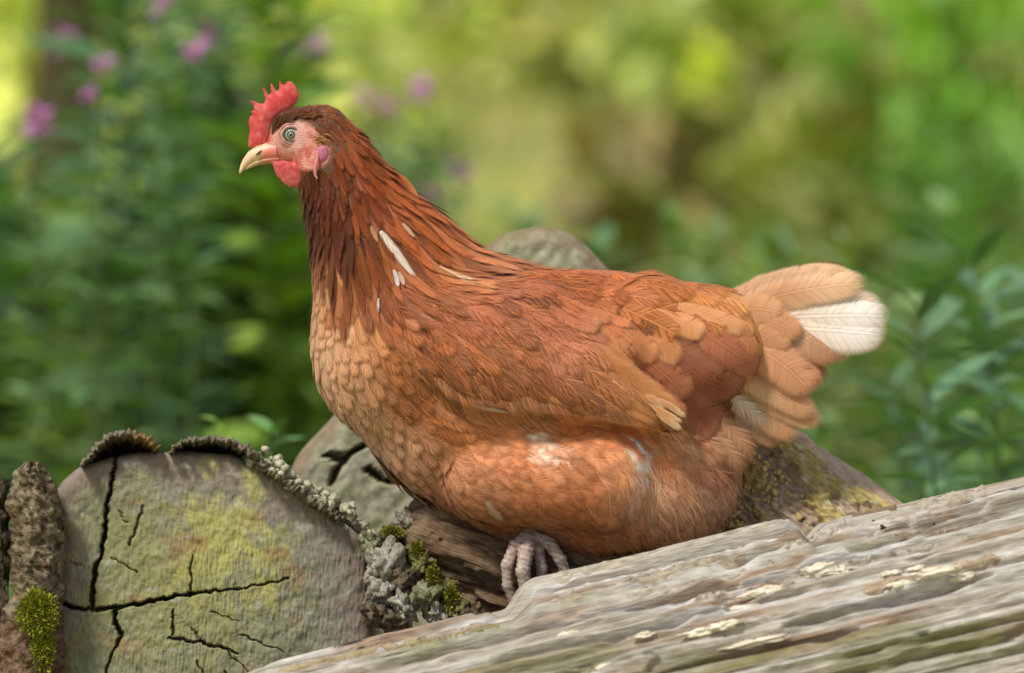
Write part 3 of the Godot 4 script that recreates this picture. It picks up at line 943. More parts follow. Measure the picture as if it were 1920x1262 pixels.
func hen_head(hen: Node3D) -> void:
	var red := vmat("comb_skin", 0.5, 0.5)
	red.subsurf_scatter_enabled = true
	red.subsurf_scatter_strength = 0.12
	red.uv1_triplanar = true
	red.uv1_scale = Vector3.ONE * 110.0
	red.heightmap_enabled = true
	red.heightmap_texture = noise_tex(0.05, 23, 0.0, 1.0, 256)
	red.heightmap_scale = 0.07
	var n1 := noise(0.06, 41, 3)
	var comb := puffed(COMB, 9.0, 9.0, 2.0, 0.0, func(p): return 5.0 * sin(p.y * 0.055 + p.x * 0.03))
	for k in comb.v.size():
		var p := comb.v[k]
		var nn := n1.get_noise_3dv(p)
		var c := rgb(210, 58, 60).lerp(rgb(228, 100, 96), clampf(0.4 + nn * 1.2, 0, 1))
		c = c.lerp(rgb(236, 150, 134), sstep(0.2, 0.6, n1.get_noise_3d(p.x * 0.8, p.y * 0.5, 50.0 + p.z * 0.3)) * 0.5)
		comb.c.append(c)
	part("comb", to_world(comb), red, hen)
	for s in [1, -1]:
		var wat := puffed(WATTLE, 7.0, 8.0, 2.2, s * 17.0, func(p): return s * (6.0 * sin((p.x + 412) * 0.06) - 0.004 * pow(p.y - 316.0, 2)))
		for k in wat.v.size():
			var nn := n1.get_noise_3dv(wat.v[k] * 1.4)
			wat.c.append(rgb(198, 62, 66).lerp(rgb(226, 118, 112), clampf(0.4 + nn, 0, 1)))
		part("wattle", to_world(wat), red, hen)
		var lobe := puffed(LOBE, 6.0, 6.0, 2.0, s * (skin_z(606, 288) + 3.0), func(_p): return 0.0)
		for k in lobe.v.size():
			lobe.c.append(rgb(210, 112, 126).lerp(rgb(192, 112, 154), clampf(0.5 + n1.get_noise_3dv(lobe.v[k] * 2.0), 0, 1)))
		part("earlobe", to_world(lobe), red, hen)
		var strip := Buf.new()
		tube(strip, tow(curve_points([q(597, 280, s * (skin_z(597, 280) + 6)), q(598, 294, s * (skin_z(598, 294) + 9)), q(594, 312, s * (skin_z(594, 312) + 11)), q(594, 326, s * (skin_z(594, 326) + 11)), q(598, 334, s * (skin_z(598, 334) + 12))], 14)), scaled(curve_values([2.5, 3.0, 3.6, 3.2, 0.8], 14)), 8, rgb(222, 128, 128))
		part("earlobe", strip, red, hen)
		# eye: ball, iris, pupil, lids
		var eye := eye_ball(s)
		hen.add_child(eye, true)
		# bristles of the ear
		var ear := Buf.new()
		for k in 46:
			var p0 := q(rng.randf_range(588, 612), rng.randf_range(250, 272), 0)
			p0.z = s * (skin_z(p0.x + 960.0, 631.0 - p0.y) - 1.0)
			var d := Vector3(rng.randf_range(0.2, 1.0), rng.randf_range(-0.9, 0.4), s * rng.randf_range(0.2, 0.6)).normalized()
			var c := jitter(rgb(176, 116, 66), 0.3)
			tube(ear, PackedVector3Array([wq(p0), wq(p0 + d * 8), wq(p0 + d * 15 + Vector3(2, -4, 0))]), scaled(PackedFloat32Array([1.3, 1.0, 0.2])), 4, c)
		part("ear_tuft", ear, red, hen, "stuff")
		var brow := Buf.new()
		for k in 120:
			var f := rng.randf()
			var p0 := q(lerpf(506, 592, f), 246 - 26 * sin(f * 2.3) + rng.randf_range(-12, 4), 0)
			p0.z = s * 20.0
			for j in 5: p0 = drop(Vector3(p0.x, p0.y, p0.z))
			var a := PackedFloat32Array([0.9, lerpf(-0.7, 0.5, f), 0, 0, 0, 0, 0, 0, 0, 0])
			var c := jitter(rgb(86, 52, 36).lerp(rgb(130, 74, 42), f), 0.22)
			lay(brow, p0, a, c, c * 1.2, 2.0, 7.0, 20, 9, 3, rng.randf_range(-0.3, 0.3))
		var fmat: Material = (hen.get_node("breast_plumage") as MeshInstance3D).mesh.surface_get_material(0)
		part("brow_feathers", brow, fmat, hen, "stuff")
	# beak
	var horn := vmat("beak_horn", 0.4, 0.5)
	var bn := noise(0.05, 43, 3)
	var up := beak_half([[520, 284, 21, 20], [504, 286, 19, 17], [488, 289, 16, 14], [475, 294, 13, 11], [465, 302, 9.5, 7.5], [457, 312, 6, 4.5], [452, 321, 2.8, 2.2], [450, 326, 0.3, 0.3]], bn, rgb(220, 178, 146), rgb(226, 196, 156))
	var beak := part("beak", up, horn, hen)
	var low := beak_half([[524, 297, 10, 15], [508, 299, 8, 13], [493, 302, 6.5, 10.5], [480, 306, 5.5, 8], [469, 312, 3.4, 4.5], [460, 319, 0.3, 0.4]], bn, rgb(178, 128, 98), rgb(214, 180, 138))
	part("lower_bill", low, horn, beak)
	for s in [1, -1]:
		var nos := Buf.new()
		tube(nos, tow(curve_points([q(480, 292, s * 14.2), q(486, 287, s * 15.2), q(492, 281, s * 16.0)], 8)), scaled(curve_values([0.4, 2.0, 0.4], 8)), 6, rgb(60, 34, 26))
		part("nostril", nos, horn, beak)

func tow(p: PackedVector3Array) -> PackedVector3Array:
	for k in p.size(): p[k] = wq(p[k])
	return p

func scaled(p: PackedFloat32Array) -> PackedFloat32Array:
	for k in p.size(): p[k] *= S
	return p

func beak_half(st: Array, nz: FastNoiseLite, c0: Color, c1: Color) -> Buf:
	var b := Buf.new()
	var rows := 26
	var sides := 24
	var pts := PackedVector3Array()
	var cs := PackedColorArray()
	var us := PackedVector2Array()
	for r in rows:
		var t := float(r) / (rows - 1) * (st.size() - 1)
		var i := mini(int(t), st.size() - 2)
		var f := t - i
		var v := []
		for k in 4: v.append(lerpf(st[i][k], st[i + 1][k], f))
		var d := Vector2(st[i + 1][0] - st[i][0], -(st[i + 1][1] - st[i][1])).normalized()
		for k in sides + 1:
			var a := TAU * k / sides
			var h: float = cos(a) * v[2]
			var w: float = sin(a) * v[3] * (1.0 - 0.25 * maxf(cos(a), 0.0))
			var p := q(v[0], v[1], w) + Vector3(d.y, -d.x, 0) * -h
			pts.append(wq(p))
			var nn := nz.get_noise_3dv(p)
			cs.append(rgb(216, 118, 104).lerp(c0, sstep(0.1, 0.34, float(r) / rows + nn * 0.2 - 0.1 * cos(a))).lerp(c1, clampf(float(r) / rows * 1.4 - 0.3 + nn * 0.5, 0, 1)))
			us.append(Vector2.ZERO)
	sheet(b, pts, rows, sides + 1, cs, us, true)
	return b

func disc(b: Buf, c: Vector3, rx: float, ry: float, dome: float, s: float, col: Color, col2: Color, rings := 6) -> void:
	var pts := PackedVector3Array()
	var cs := PackedColorArray()
	var us := PackedVector2Array()
	for r in rings + 1:
		var f := float(r) / rings
		for k in 33:
			var a := TAU * k / 32.0
			pts.append(wq(c + Vector3(cos(a) * rx * f, sin(a) * ry * f, s * dome * sqrt(maxf(0.0, 1.0 - f * f)))))
			cs.append(col.lerp(col2, f))
			us.append(Vector2.ZERO)
	sheet(b, pts, rings + 1, 33, cs, us, true)

func eye_ball(s: float) -> Node3D:
	var wet := vmat("eye_wet", 0.08, 0.6)
	wet.clearcoat_enabled = true
	wet.clearcoat = 1.0
	wet.clearcoat_roughness = 0.03
	var lidm := vmat("eyelid", 0.5, 0.4)
	var eye := Node3D.new()
	eye.name = "eye"
	var hold := Node3D.new()
	var c := q(547.5, 252, s * (skin_z(547.5, 252) - 3.5))
	for d in [["iris", 12.8, 4.6, rgb(150, 158, 138), rgb(150, 148, 130)], ["iris_ring", 11.0, 5.2, rgb(72, 82, 76), rgb(44, 50, 46)], ["iris_ring", 8.6, 5.7, rgb(132, 146, 136), rgb(120, 134, 124)], ["pupil", 5.4, 6.4, rgb(8, 8, 10), rgb(8, 8, 10)]]:
		var b := Buf.new()
		disc(b, c, d[1], d[1] * 0.96, d[2], s, d[3], d[4])
		var o := MeshInstance3D.new()
		o.name = d[0]
		var org := wq(q(985, 1135, 40))
		for k in b.v.size(): b.v[k] -= org
		o.mesh = commit(b)
		o.mesh.surface_set_material(0, wet)
		eye.add_child(o, true)
	for d in [[13.8, 1.7, 2.6, rgb(120, 94, 84)], [17.0, 1.8, 1.9, rgb(206, 164, 150)], [21.5, 1.7, 0.8, rgb(206, 140, 128)]]:
		var b := Buf.new()
		var path := PackedVector3Array()
		var rad := PackedFloat32Array()
		for k in 41:
			var a := TAU * k / 40.0
			path.append(wq(c + Vector3(cos(a) * d[0] * 1.05, sin(a) * d[0] * 0.95, s * (d[2] + 1.0 - 0.0045 * d[0] * d[0]))))
			rad.append(d[1] * S * (1.0 + 0.15 * sin(a * 7.0)))
		tube(b, path, rad, 8, d[3])
		var o := MeshInstance3D.new()
		o.name = "eyelid"
		var org := wq(q(985, 1135, 40))
		for k in b.v.size(): b.v[k] -= org
		o.mesh = commit(b)
		o.mesh.surface_set_material(0, lidm)
		eye.add_child(o, true)
	hold.free()
	return eye

func hen_feet(hen: Node3D) -> void:
	var scale_mat := vmat("leg_scales", 0.55, 0.4)
	var claw_mat := vmat("claw_horn", 0.4, 0.5)
	var nz := noise(0.08, 47, 3)
	for s in [1, -1]:
		var dx := 0.0 if s > 0 else 70.0
		var dz := 0.0 if s > 0 else -150.0
		var toes := [
			[[992, 1000, 60, 16], [966, 1018, 88, 15], [951, 1052, 100, 13.5], [952, 1090, 98, 12], [964, 1126, 92, 10]],
			[[994, 1000, 66, 17], [986, 1026, 104, 17], [980, 1062, 116, 16], [986, 1096, 114, 14], [998, 1130, 106, 11]],
			[[1000, 1000, 60, 16], [1030, 1014, 86, 14], [1050, 1042, 92, 13], [1062, 1072, 88, 11], [1066, 1092, 84, 9]],
			[[992, 1004, 50, 14], [1010, 1030, 74, 13], [1016, 1060, 78, 12], [1014, 1090, 72, 10]]]
		var leg := [[1010, 930, 30, 22], [1002, 968, 44, 20], [994, 1002, 60, 18]]
		var cell := 3.0
		var org := q(924 + dx, 1154, 20.0 + dz)
		var nx := 56
		var ny := 80
		var nzz := 43
		var f := PackedFloat32Array()
		f.resize(nx * ny * nzz)
		f.fill(50.0)
		var segs := []
		for t in toes + [leg]:
			for k in t.size() - 1:
				segs.append([q(t[k][0] + dx, t[k][1], t[k][2] + dz), q(t[k + 1][0] + dx, t[k + 1][1], t[k + 1][2] + dz), t[k][3], t[k + 1][3], k])
		for sg in segs:
			var a: Vector3 = sg[0]
			var e: Vector3 = sg[1] - a
			var il := 1.0 / e.length_squared()
			var r0: float = sg[2] * 0.82
			var r1: float = sg[3] * 0.8
			var lo := ((a.min(sg[1]) - org) / cell - Vector3.ONE * 9.0).clamp(Vector3.ZERO, Vector3(nx - 1, ny - 1, nzz - 1))
			var hi := ((a.max(sg[1]) - org) / cell + Vector3.ONE * 9.0).clamp(Vector3.ZERO, Vector3(nx - 1, ny - 1, nzz - 1))
			for z in range(int(lo.z), int(hi.z) + 1):
				for y in range(int(lo.y), int(hi.y) + 1):
					for x in range(int(lo.x), int(hi.x) + 1):
						var p := org + Vector3(x, y, z) * cell - a
						var h := clampf(p.dot(e) * il, 0.0, 1.0)
						var d := (p - e * h).length() - lerpf(r0, r1, h)
						var o := x + y * nx + z * nx * ny
						var m := maxf(4.0 - absf(f[o] - d), 0.0) / 4.0
						f[o] = minf(f[o], d) - m * m
		var b := nets(f, nx, ny, nzz, org, cell)
		for k in b.v.size():
			var p := b.v[k]
			var ring := 1.0 - 2.0 * pow(absf(sin(p.y * 0.34 + 0.1 * p.x + nz.get_noise_3dv(p * 0.7) * 1.2)), 6.0)
			b.v[k] = p + b.n[k] * (ring * 0.9)
			b.c.append(rgb(184, 166, 152).lerp(rgb(122, 98, 88), clampf(0.4 - ring * 0.25 + nz.get_noise_3dv(p * 1.5) * 0.9, 0, 1)))
		var foot := part("foot", to_world(b), scale_mat, hen)
		for t in [toes[0], toes[1], toes[2]]:
			var e: Array = t[4]
			var claw := Buf.new()
			tube(claw, tow(curve_points([q(e[0] + dx, e[1] + 4, e[2] + dz + 3), q(e[0] + 4 + dx, e[1] + 14, e[2] + dz + 3), q(e[0] + 9 + dx, e[1] + 24, e[2] + dz - 4)], 8)), scaled(curve_values([6.0, 4.5, 0.6], 8)), 8, rgb(168, 146, 128))
			part("claw", claw, claw_mat, foot)

# ------------------------------------------------------------------ the log pile
func wood_mat(called: String, rough: float, su: float, sv: float, bump: float, lo := 0.62) -> StandardMaterial3D:
	var m := vmat(called, rough, 0.3)
	m.albedo_texture = noise_tex(0.012, called.length() + 60, lo, 1.0, 512, 6)
	m.heightmap_enabled = true
	m.heightmap_texture = m.albedo_texture
	m.heightmap_scale = bump
	m.uv1_scale = Vector3(su, sv, sv)
	m.uv1_triplanar = true
	return m

func along(p0: Vector3, p1: Vector3) -> Basis:
	var d := (p1 - p0).normalized()
	var e1 := (Vector3.UP - d * d.dot(Vector3.UP)).normalized()
	return Basis(d, e1, d.cross(e1))

# a log as a swept surface: disp(a, s) in metres and colour(a, s, d); a metres along, s metres round
func log_side(b: Buf, p0: Vector3, p1: Vector3, r0: float, r1: float, na: int, nphi: int, phi0: float, phi1: float, disp: Callable, colour: Callable) -> void:
	var d := (p1 - p0).normalized()
	var e1 := (Vector3.UP - d * d.dot(Vector3.UP)).normalized()   # phi 0 = up
	var e2 := e1.cross(d).normalized()
	if e2.z < 0: e2 = -e2                                          # phi 90 = towards the camera
	var ln := p0.distance_to(p1)
	var pts := PackedVector3Array()
	var cs := PackedColorArray()
	var us := PackedVector2Array()
	for k in na + 1:
		var t := float(k) / na
		var r := lerpf(r0, r1, t)
		for j in nphi + 1:
			var phi := lerpf(phi0, phi1, float(j) / nphi)
			var h: float = disp.call(t * ln, phi * r)
			pts.append(p0.lerp(p1, t) + (e1 * cos(phi) + e2 * sin(phi)) * (r + h))
			cs.append(colour.call(t * ln, phi * r, h))
			us.append(Vector2(t * ln, phi * r))
	sheet(b, pts, na + 1, nphi + 1, cs, us, absf(phi1 - phi0 - TAU) < 0.01)

func lump(b: Buf, c: Vector3, rx: float, ry: float, rz: float, rough: float, sd: int, col: Color, col2: Color, res := 18, turn := 0.0) -> void:
	var nz := noise(1.1, sd, 5)
	var pts := PackedVector3Array()
	var cs := PackedColorArray()
	var us := PackedVector2Array()
	var cols := res * 2 + 1
	for r in res + 1:
		var th := PI * r / res
		for k in cols:
			var ph := TAU * k / (cols - 1)
			var n := Vector3(sin(th) * cos(ph), cos(th), sin(th) * sin(ph))
			var h := nz.get_noise_3dv(n)
			var p := n * (1.0 + rough * h)
			var w := Vector3(p.x * rx, p.y * ry, p.z * rz).rotated(Vector3.BACK, turn)
			pts.append(c + w)
			cs.append(col.lerp(col2, clampf(0.5 + h * 1.3, 0, 1)))
			us.append(Vector2(ph / TAU, th / PI))
	sheet(b, pts, res + 1, cols, cs, us, true)

func build_logs() -> void:
	front_log()
	cut_log()
	back_logs()

func front_log() -> void:
	var p0 := at(330, 1308, 0.16) + Vector3(0, -0.155, 0)
	var p1 := at(2350, 832, 0.09) + Vector3(0, -0.155, 0)
	var holder := thing("fallen_log", Vector3((p0.x + p1.x) * 0.5, 0, (p0.z + p1.z) * 0.5), "long weathered grey log with peeling wood and cream fungus in front of the hen", "log")
	var R := 0.150
	var d := (p1 - p0).normalized()
	var ln := p0.distance_to(p1)
	var fib := noise(1.0, 71, 4)
	var low := noise(1.0, 72, 3)
	var lay_n := noise(1.0, 73, 2)
	var stain := noise(1.0, 74, 4)
	var m := wood_mat("weathered_wood", 0.85, 9.0, 100.0, 0.16, 0.66)
	# ledges of peeling wood: [a0, a1, s0, s1, height]
	var ax := func(px: float) -> float: return (at(px, 1100, 0.15).x - p0.x) / d.x
	var ledges := [
		[ax.call(1058), ax.call(1600), -0.050, 0.044, 0.005], [ax.call(1066), ax.call(1594), -0.050, 0.030, 0.004], [ax.call(1080), ax.call(1588), -0.050, 0.019, 0.004], [ax.call(1092), ax.call(1580), -0.050, 0.009, 0.004], [ax.call(1560), ax.call(1800), 0.020, 0.050, 0.006], [ax.call(560), ax.call(1000), -0.02, 0.012, 0.003],
		[ax.call(1330), ax.call(2030), 0.075, 0.098, 0.006], [ax.call(640), ax.call(1420), 0.062, 0.086, 0.005], [ax.call(1640), ax.call(2030), -0.02, 0.030, 0.008], [ax.call(1260), ax.call(2030), 0.122, 0.15, 0.007], [ax.call(700), ax.call(1250), 0.105, 0.125, 0.005]]
	# long splits between the layers: [x0, x1, s, half width, depth]
	var splits := []
	for e in [[620, 1120, 0.026, 0.0016, 0.008], [1040, 1470, 0.047, 0.0024, 0.014], [1440, 1960, 0.030, 0.0018, 0.010], [1600, 2030, 0.018, 0.0016, 0.009], [1180, 1700, 0.056, 0.0018, 0.010], [760, 1300, 0.050, 0.0016, 0.008], [1500, 2030, 0.070, 0.0016, 0.008], [1000, 1560, 0.080, 0.0020, 0.010], [1500, 1900, 0.104, 0.0026, 0.012], [1250, 1640, 0.118, 0.0022, 0.010], [600, 1000, 0.074, 0.0016, 0.008], [1660, 2030, 0.050, 0.0014, 0.008], [1090, 1590, 0.0195, 0.0012, 0.006], [1120, 1600, 0.0095, 0.0010, 0.006], [900, 1400, 0.098, 0.0018, 0.008]]:
		splits.append([ax.call(e[0]), ax.call(e[1]), e[2], e[3] * 1.7, e[4] * 2.0])
	var disp := func(a: float, s: float) -> float:
		var h := 0.0022 * fib.get_noise_2d(a * 3.5, s * 330.0) + 0.0022 * fib.get_noise_2d(a * 3.0 + 20.0, s * 120.0) + 0.003 * low.get_noise_2d(a * 2.0, s * 12.0)
		var v := lay_n.get_noise_2d(a * 1.0 + 3.0, s * 66.0)
		h += 0.0028 * (sstep(-0.02, 0.02, v) + sstep(0.28, 0.31, v))
		h -= 0.006 * sstep(0.03, 0.0, absf(lay_n.get_noise_2d(a * 1.1 + 40.0, s * 46.0)))
		for e in splits:
			if absf(s - e[2]) > 0.012 or a < e[0] or a > e[1]: continue
			var f: float = (a - e[0]) / (e[1] - e[0])
			var mid: float = e[2] + 0.006 * lay_n.get_noise_2d(a * 3.0, e[2] * 700.0)
			var wd: float = e[3] * sqrt(sin(PI * f)) * (1.0 + 0.5 * lay_n.get_noise_2d(a * 9.0, e[2] * 300.0))
			h -= e[4] * sqrt(sin(PI * f)) * sstep(wd + 0.0016, wd * 0.4, absf(s - mid))
		for e in ledges:
			var wob := 0.006 * lay_n.get_noise_2d(a * 16.0, e[2] * 100.0)
			var ends := 0.012 * lay_n.get_noise_2d(s * 120.0, e[0] * 10.0)
			h += e[4] * sstep(e[0] + ends - 0.006, e[0] + ends + 0.012, a) * sstep(e[1] + ends + 0.003, e[1] + ends - 0.001, a) * sstep(e[2] + wob - 0.003, e[2] + wob + 0.004, s) * sstep(e[3] + wob + 0.0025, e[3] + wob - 0.0015, s)
		return h
	var colour := func(a: float, s: float, h: float) -> Color:
		var n1 := stain.get_noise_2d(a * 3.0, s * 30.0)
		var n2 := stain.get_noise_2d(a * 4.5 + 9.0, s * 100.0 + 4.0)
		var n3 := fib.get_noise_2d(a * 4.0 + 30.0, s * 260.0)
		var c := rgb(206, 196, 180).lerp(rgb(174, 146, 120), sstep(-0.05, 0.45, n1))
		c = c.lerp(rgb(234, 230, 224), sstep(0.05, 0.45, n2) * 0.8)
		c = c.lerp(rgb(120, 98, 78), sstep(0.1, 0.6, n3) * 0.55)
		var g := stain.get_noise_2d(a * 4.0 + 70.0, s * 16.0 + 20.0)
		c = c.lerp(rgb(136, 136, 84), sstep(0.12, 0.45, g) * 0.6)
		return c
	var b := Buf.new()
	log_side(b, p0, p1, R, R, 520, 360, -0.7, 1.9, disp, colour)
	part("log_surface", b, m, holder, "", along(p0, p1))
	var under := Buf.new()
	log_side(under, p0, p1, R - 0.004, R - 0.004, 60, 60, 1.88, TAU - 0.68, func(_a, _s): return 0.0, func(a, s, h): return colour.call(a, s, h))
	part("log_underside", under, m, holder, "", along(p0, p1))
	# slivers of lifted wood
	var e1 := (Vector3.UP - d * d.dot(Vector3.UP)).normalized()
	var e2 := e1.cross(d).normalized()
	if e2.z < 0: e2 = -e2
	var on := func(px: float, s: float, lift: float) -> Vector3:
		var a: float = ax.call(px)
		var h: float = disp.call(a, s)
		return p0 + d * a + (e1 * cos(s / R) + e2 * sin(s / R)) * (R + h + lift)
	rng.seed = 301
	for sl in [[1110, 1570, 0.002, 0.007, 0.004, [214, 200, 180]], [1110, 1540, 0.014, 0.007, 0.003, [226, 216, 204]], [1100, 1500, 0.025, 0.008, 0.003, [196, 180, 156]], [1240, 1580, 0.038, 0.007, 0.003, [208, 196, 176]], [1620, 1690, 0.006, 0.007, 0.005, [214, 204, 188]], [1640, 1850, 0.014, 0.007, 0.004, [220, 208, 194]],
		[1700, 1790, 0.000, 0.008, 0.004, [150, 128, 104]], [1820, 1960, 0.004, 0.008, 0.004, [206, 192, 172]], [600, 900, 0.010, 0.008, 0.003, [190, 172, 134]], [840, 1030, 0.022, 0.008, 0.003, [168, 158, 112]], [1340, 1560, 0.066, 0.008, 0.003, [206, 190, 168]], [1600, 1900, 0.058, 0.009, 0.003, [204, 190, 172]], [1000, 1300, 0.058, 0.008, 0.003, [184, 160, 132]], [1650, 1920, 0.092, 0.009, 0.004, [196, 174, 146]], [1500, 1760, 0.028, 0.007, 0.004, [212, 198, 178]], [1700, 1960, 0.040, 0.007, 0.003, [188, 170, 146]]]:
		var sb := Buf.new()
		var pts := PackedVector3Array()
		var cs := PackedColorArray()
		var us := PackedVector2Array()
		var rows := 40
		for r in rows:
			var t := float(r) / (rows - 1)
			var px := lerpf(sl[0], sl[1], t)
			var wv := 0.003 * low.get_noise_2d(px * 0.02, sl[2] * 400.0)
			var ends := minf(1.0, minf(t * 9.0 + 0.15, (1.0 - t) * 14.0 + 0.3))
			var hw: float = sl[3] * 0.5 * ends * (1.0 + 0.35 * low.get_noise_2d(px * 0.03, 7.0))
			for k in 9:
				var u := k / 8.0 * 2.0 - 1.0
				var prof := pow(maxf(0.0, 1.0 - pow(absf(u), 4.0)), 0.5)
				pts.append(on.call(px, sl[2] + wv + u * hw, -0.002 + (sl[4] + 0.0015 * fib.get_noise_2d(px * 0.08, u * 6.0 + sl[2] * 900.0)) * prof * ends))
				var base := rgb(sl[5][0], sl[5][1], sl[5][2])
				cs.append(base.lerp(rgb(150, 122, 96), sstep(0.0, 0.5, fib.get_noise_2d(px * 0.03, u * 5.0 + 50.0)) * 0.6))
				us.append(Vector2(px * S, u * hw + sl[2]))
		sheet(sb, pts, rows, 9, cs, us)
		part("wood_sliver", sb, m, holder, "", along(p0, p1))
	# cream fungus crusts
	var fm := vmat("fungus_crust", 0.8, 0.3)
	fm.heightmap_enabled = true
	fm.uv1_triplanar = true
	fm.uv1_scale = Vector3.ONE * 30
	fm.heightmap_texture = noise_tex(0.04, 91, 0, 1, 256)
	fm.heightmap_scale = 0.06
	for f in [[1132, 0.068, 22, 14], [1450, 0.078, 34, 12], [1490, 0.073, 40, 14], [1545, 0.071, 40, 12], [1600, 0.062, 34, 17], [1630, 0.064, 26, 14], [1300, 0.098, 50, 13], [1370, 0.096, 44, 12], [1400, 0.1, 30, 12], [1790, 0.098, 44, 12], [1840, 0.1, 26, 10], [1730, 0.096, 30, 10], [1510, 0.054, 18, 10], [1720, 0.083, 20, 8], [1770, 0.084, 20, 8], [720, 0.083, 24, 12], [770, 0.078, 14, 9], [1260, 0.086, 18, 8], [1440, 0.112, 60, 12], [1890, 0.07, 16, 12], [1670, 0.108, 40, 10], [660, 0.086, 16, 8], [1000, 0.098, 20, 8], [1180, 0.108, 26, 9]]:
		var fb := Buf.new()
		var c: Vector3 = on.call(f[0], f[1], 0.001)
		lump(fb, c, f[2] * S * 0.9, f[3] * S * 0.6, 0.0028, 1.0, int(f[0]), rgb(234, 228, 210), rgb(206, 190, 164), 22, 0.2)
		part("fungus_crust", fb, fm, holder)

const FACE_OUT := [[100, 930], [118, 902], [150, 876], [210, 856], [290, 847], [360, 846], [430, 852], [490, 872], [540, 905], [590, 940], [640, 975], [676, 1004], [690, 1040], [696, 1090], [694, 1140], [700, 1190], [690, 1270], [640, 1380], [520, 1480], [380, 1520], [230, 1490], [110, 1410], [60, 1300], [70, 1220], [100, 1160], [112, 1090], [118, 1010], [108, 950]]
const CRACKS := [[[218, 850, 3.0], [210, 895, 5], [200, 950, 6], [196, 1010, 7], [190, 1040, 5], [178, 1070, 7], [174, 1105, 7], [172, 1145, 5]], [[92, 1120, 4], [120, 1132, 7], [150, 1142, 5], [200, 1142, 5], [260, 1132, 6], [310, 1122, 5.5], [356, 1113, 5], [410, 1108, 2.5], [480, 1098, 2], [540, 1086, 1.2]], [[218, 1145, 5], [217, 1170, 5], [229, 1190, 4.5], [218, 1215, 3], [205, 1240, 3], [196, 1275, 2.5]], [[102, 915, 3], [108, 960, 5], [116, 990, 4], [121, 1018, 2]], [[318, 1196, 2.2], [370, 1203, 3], [410, 1212, 2.5], [445, 1226, 1.2]], [[360, 1040, 1], [358, 1080, 1.4], [356, 1112, 1.4]], [[325, 1140, 1.6], [324, 1190, 1.4]], [[268, 950, 1.2], [258, 985, 1.5], [240, 1025, 1]]]

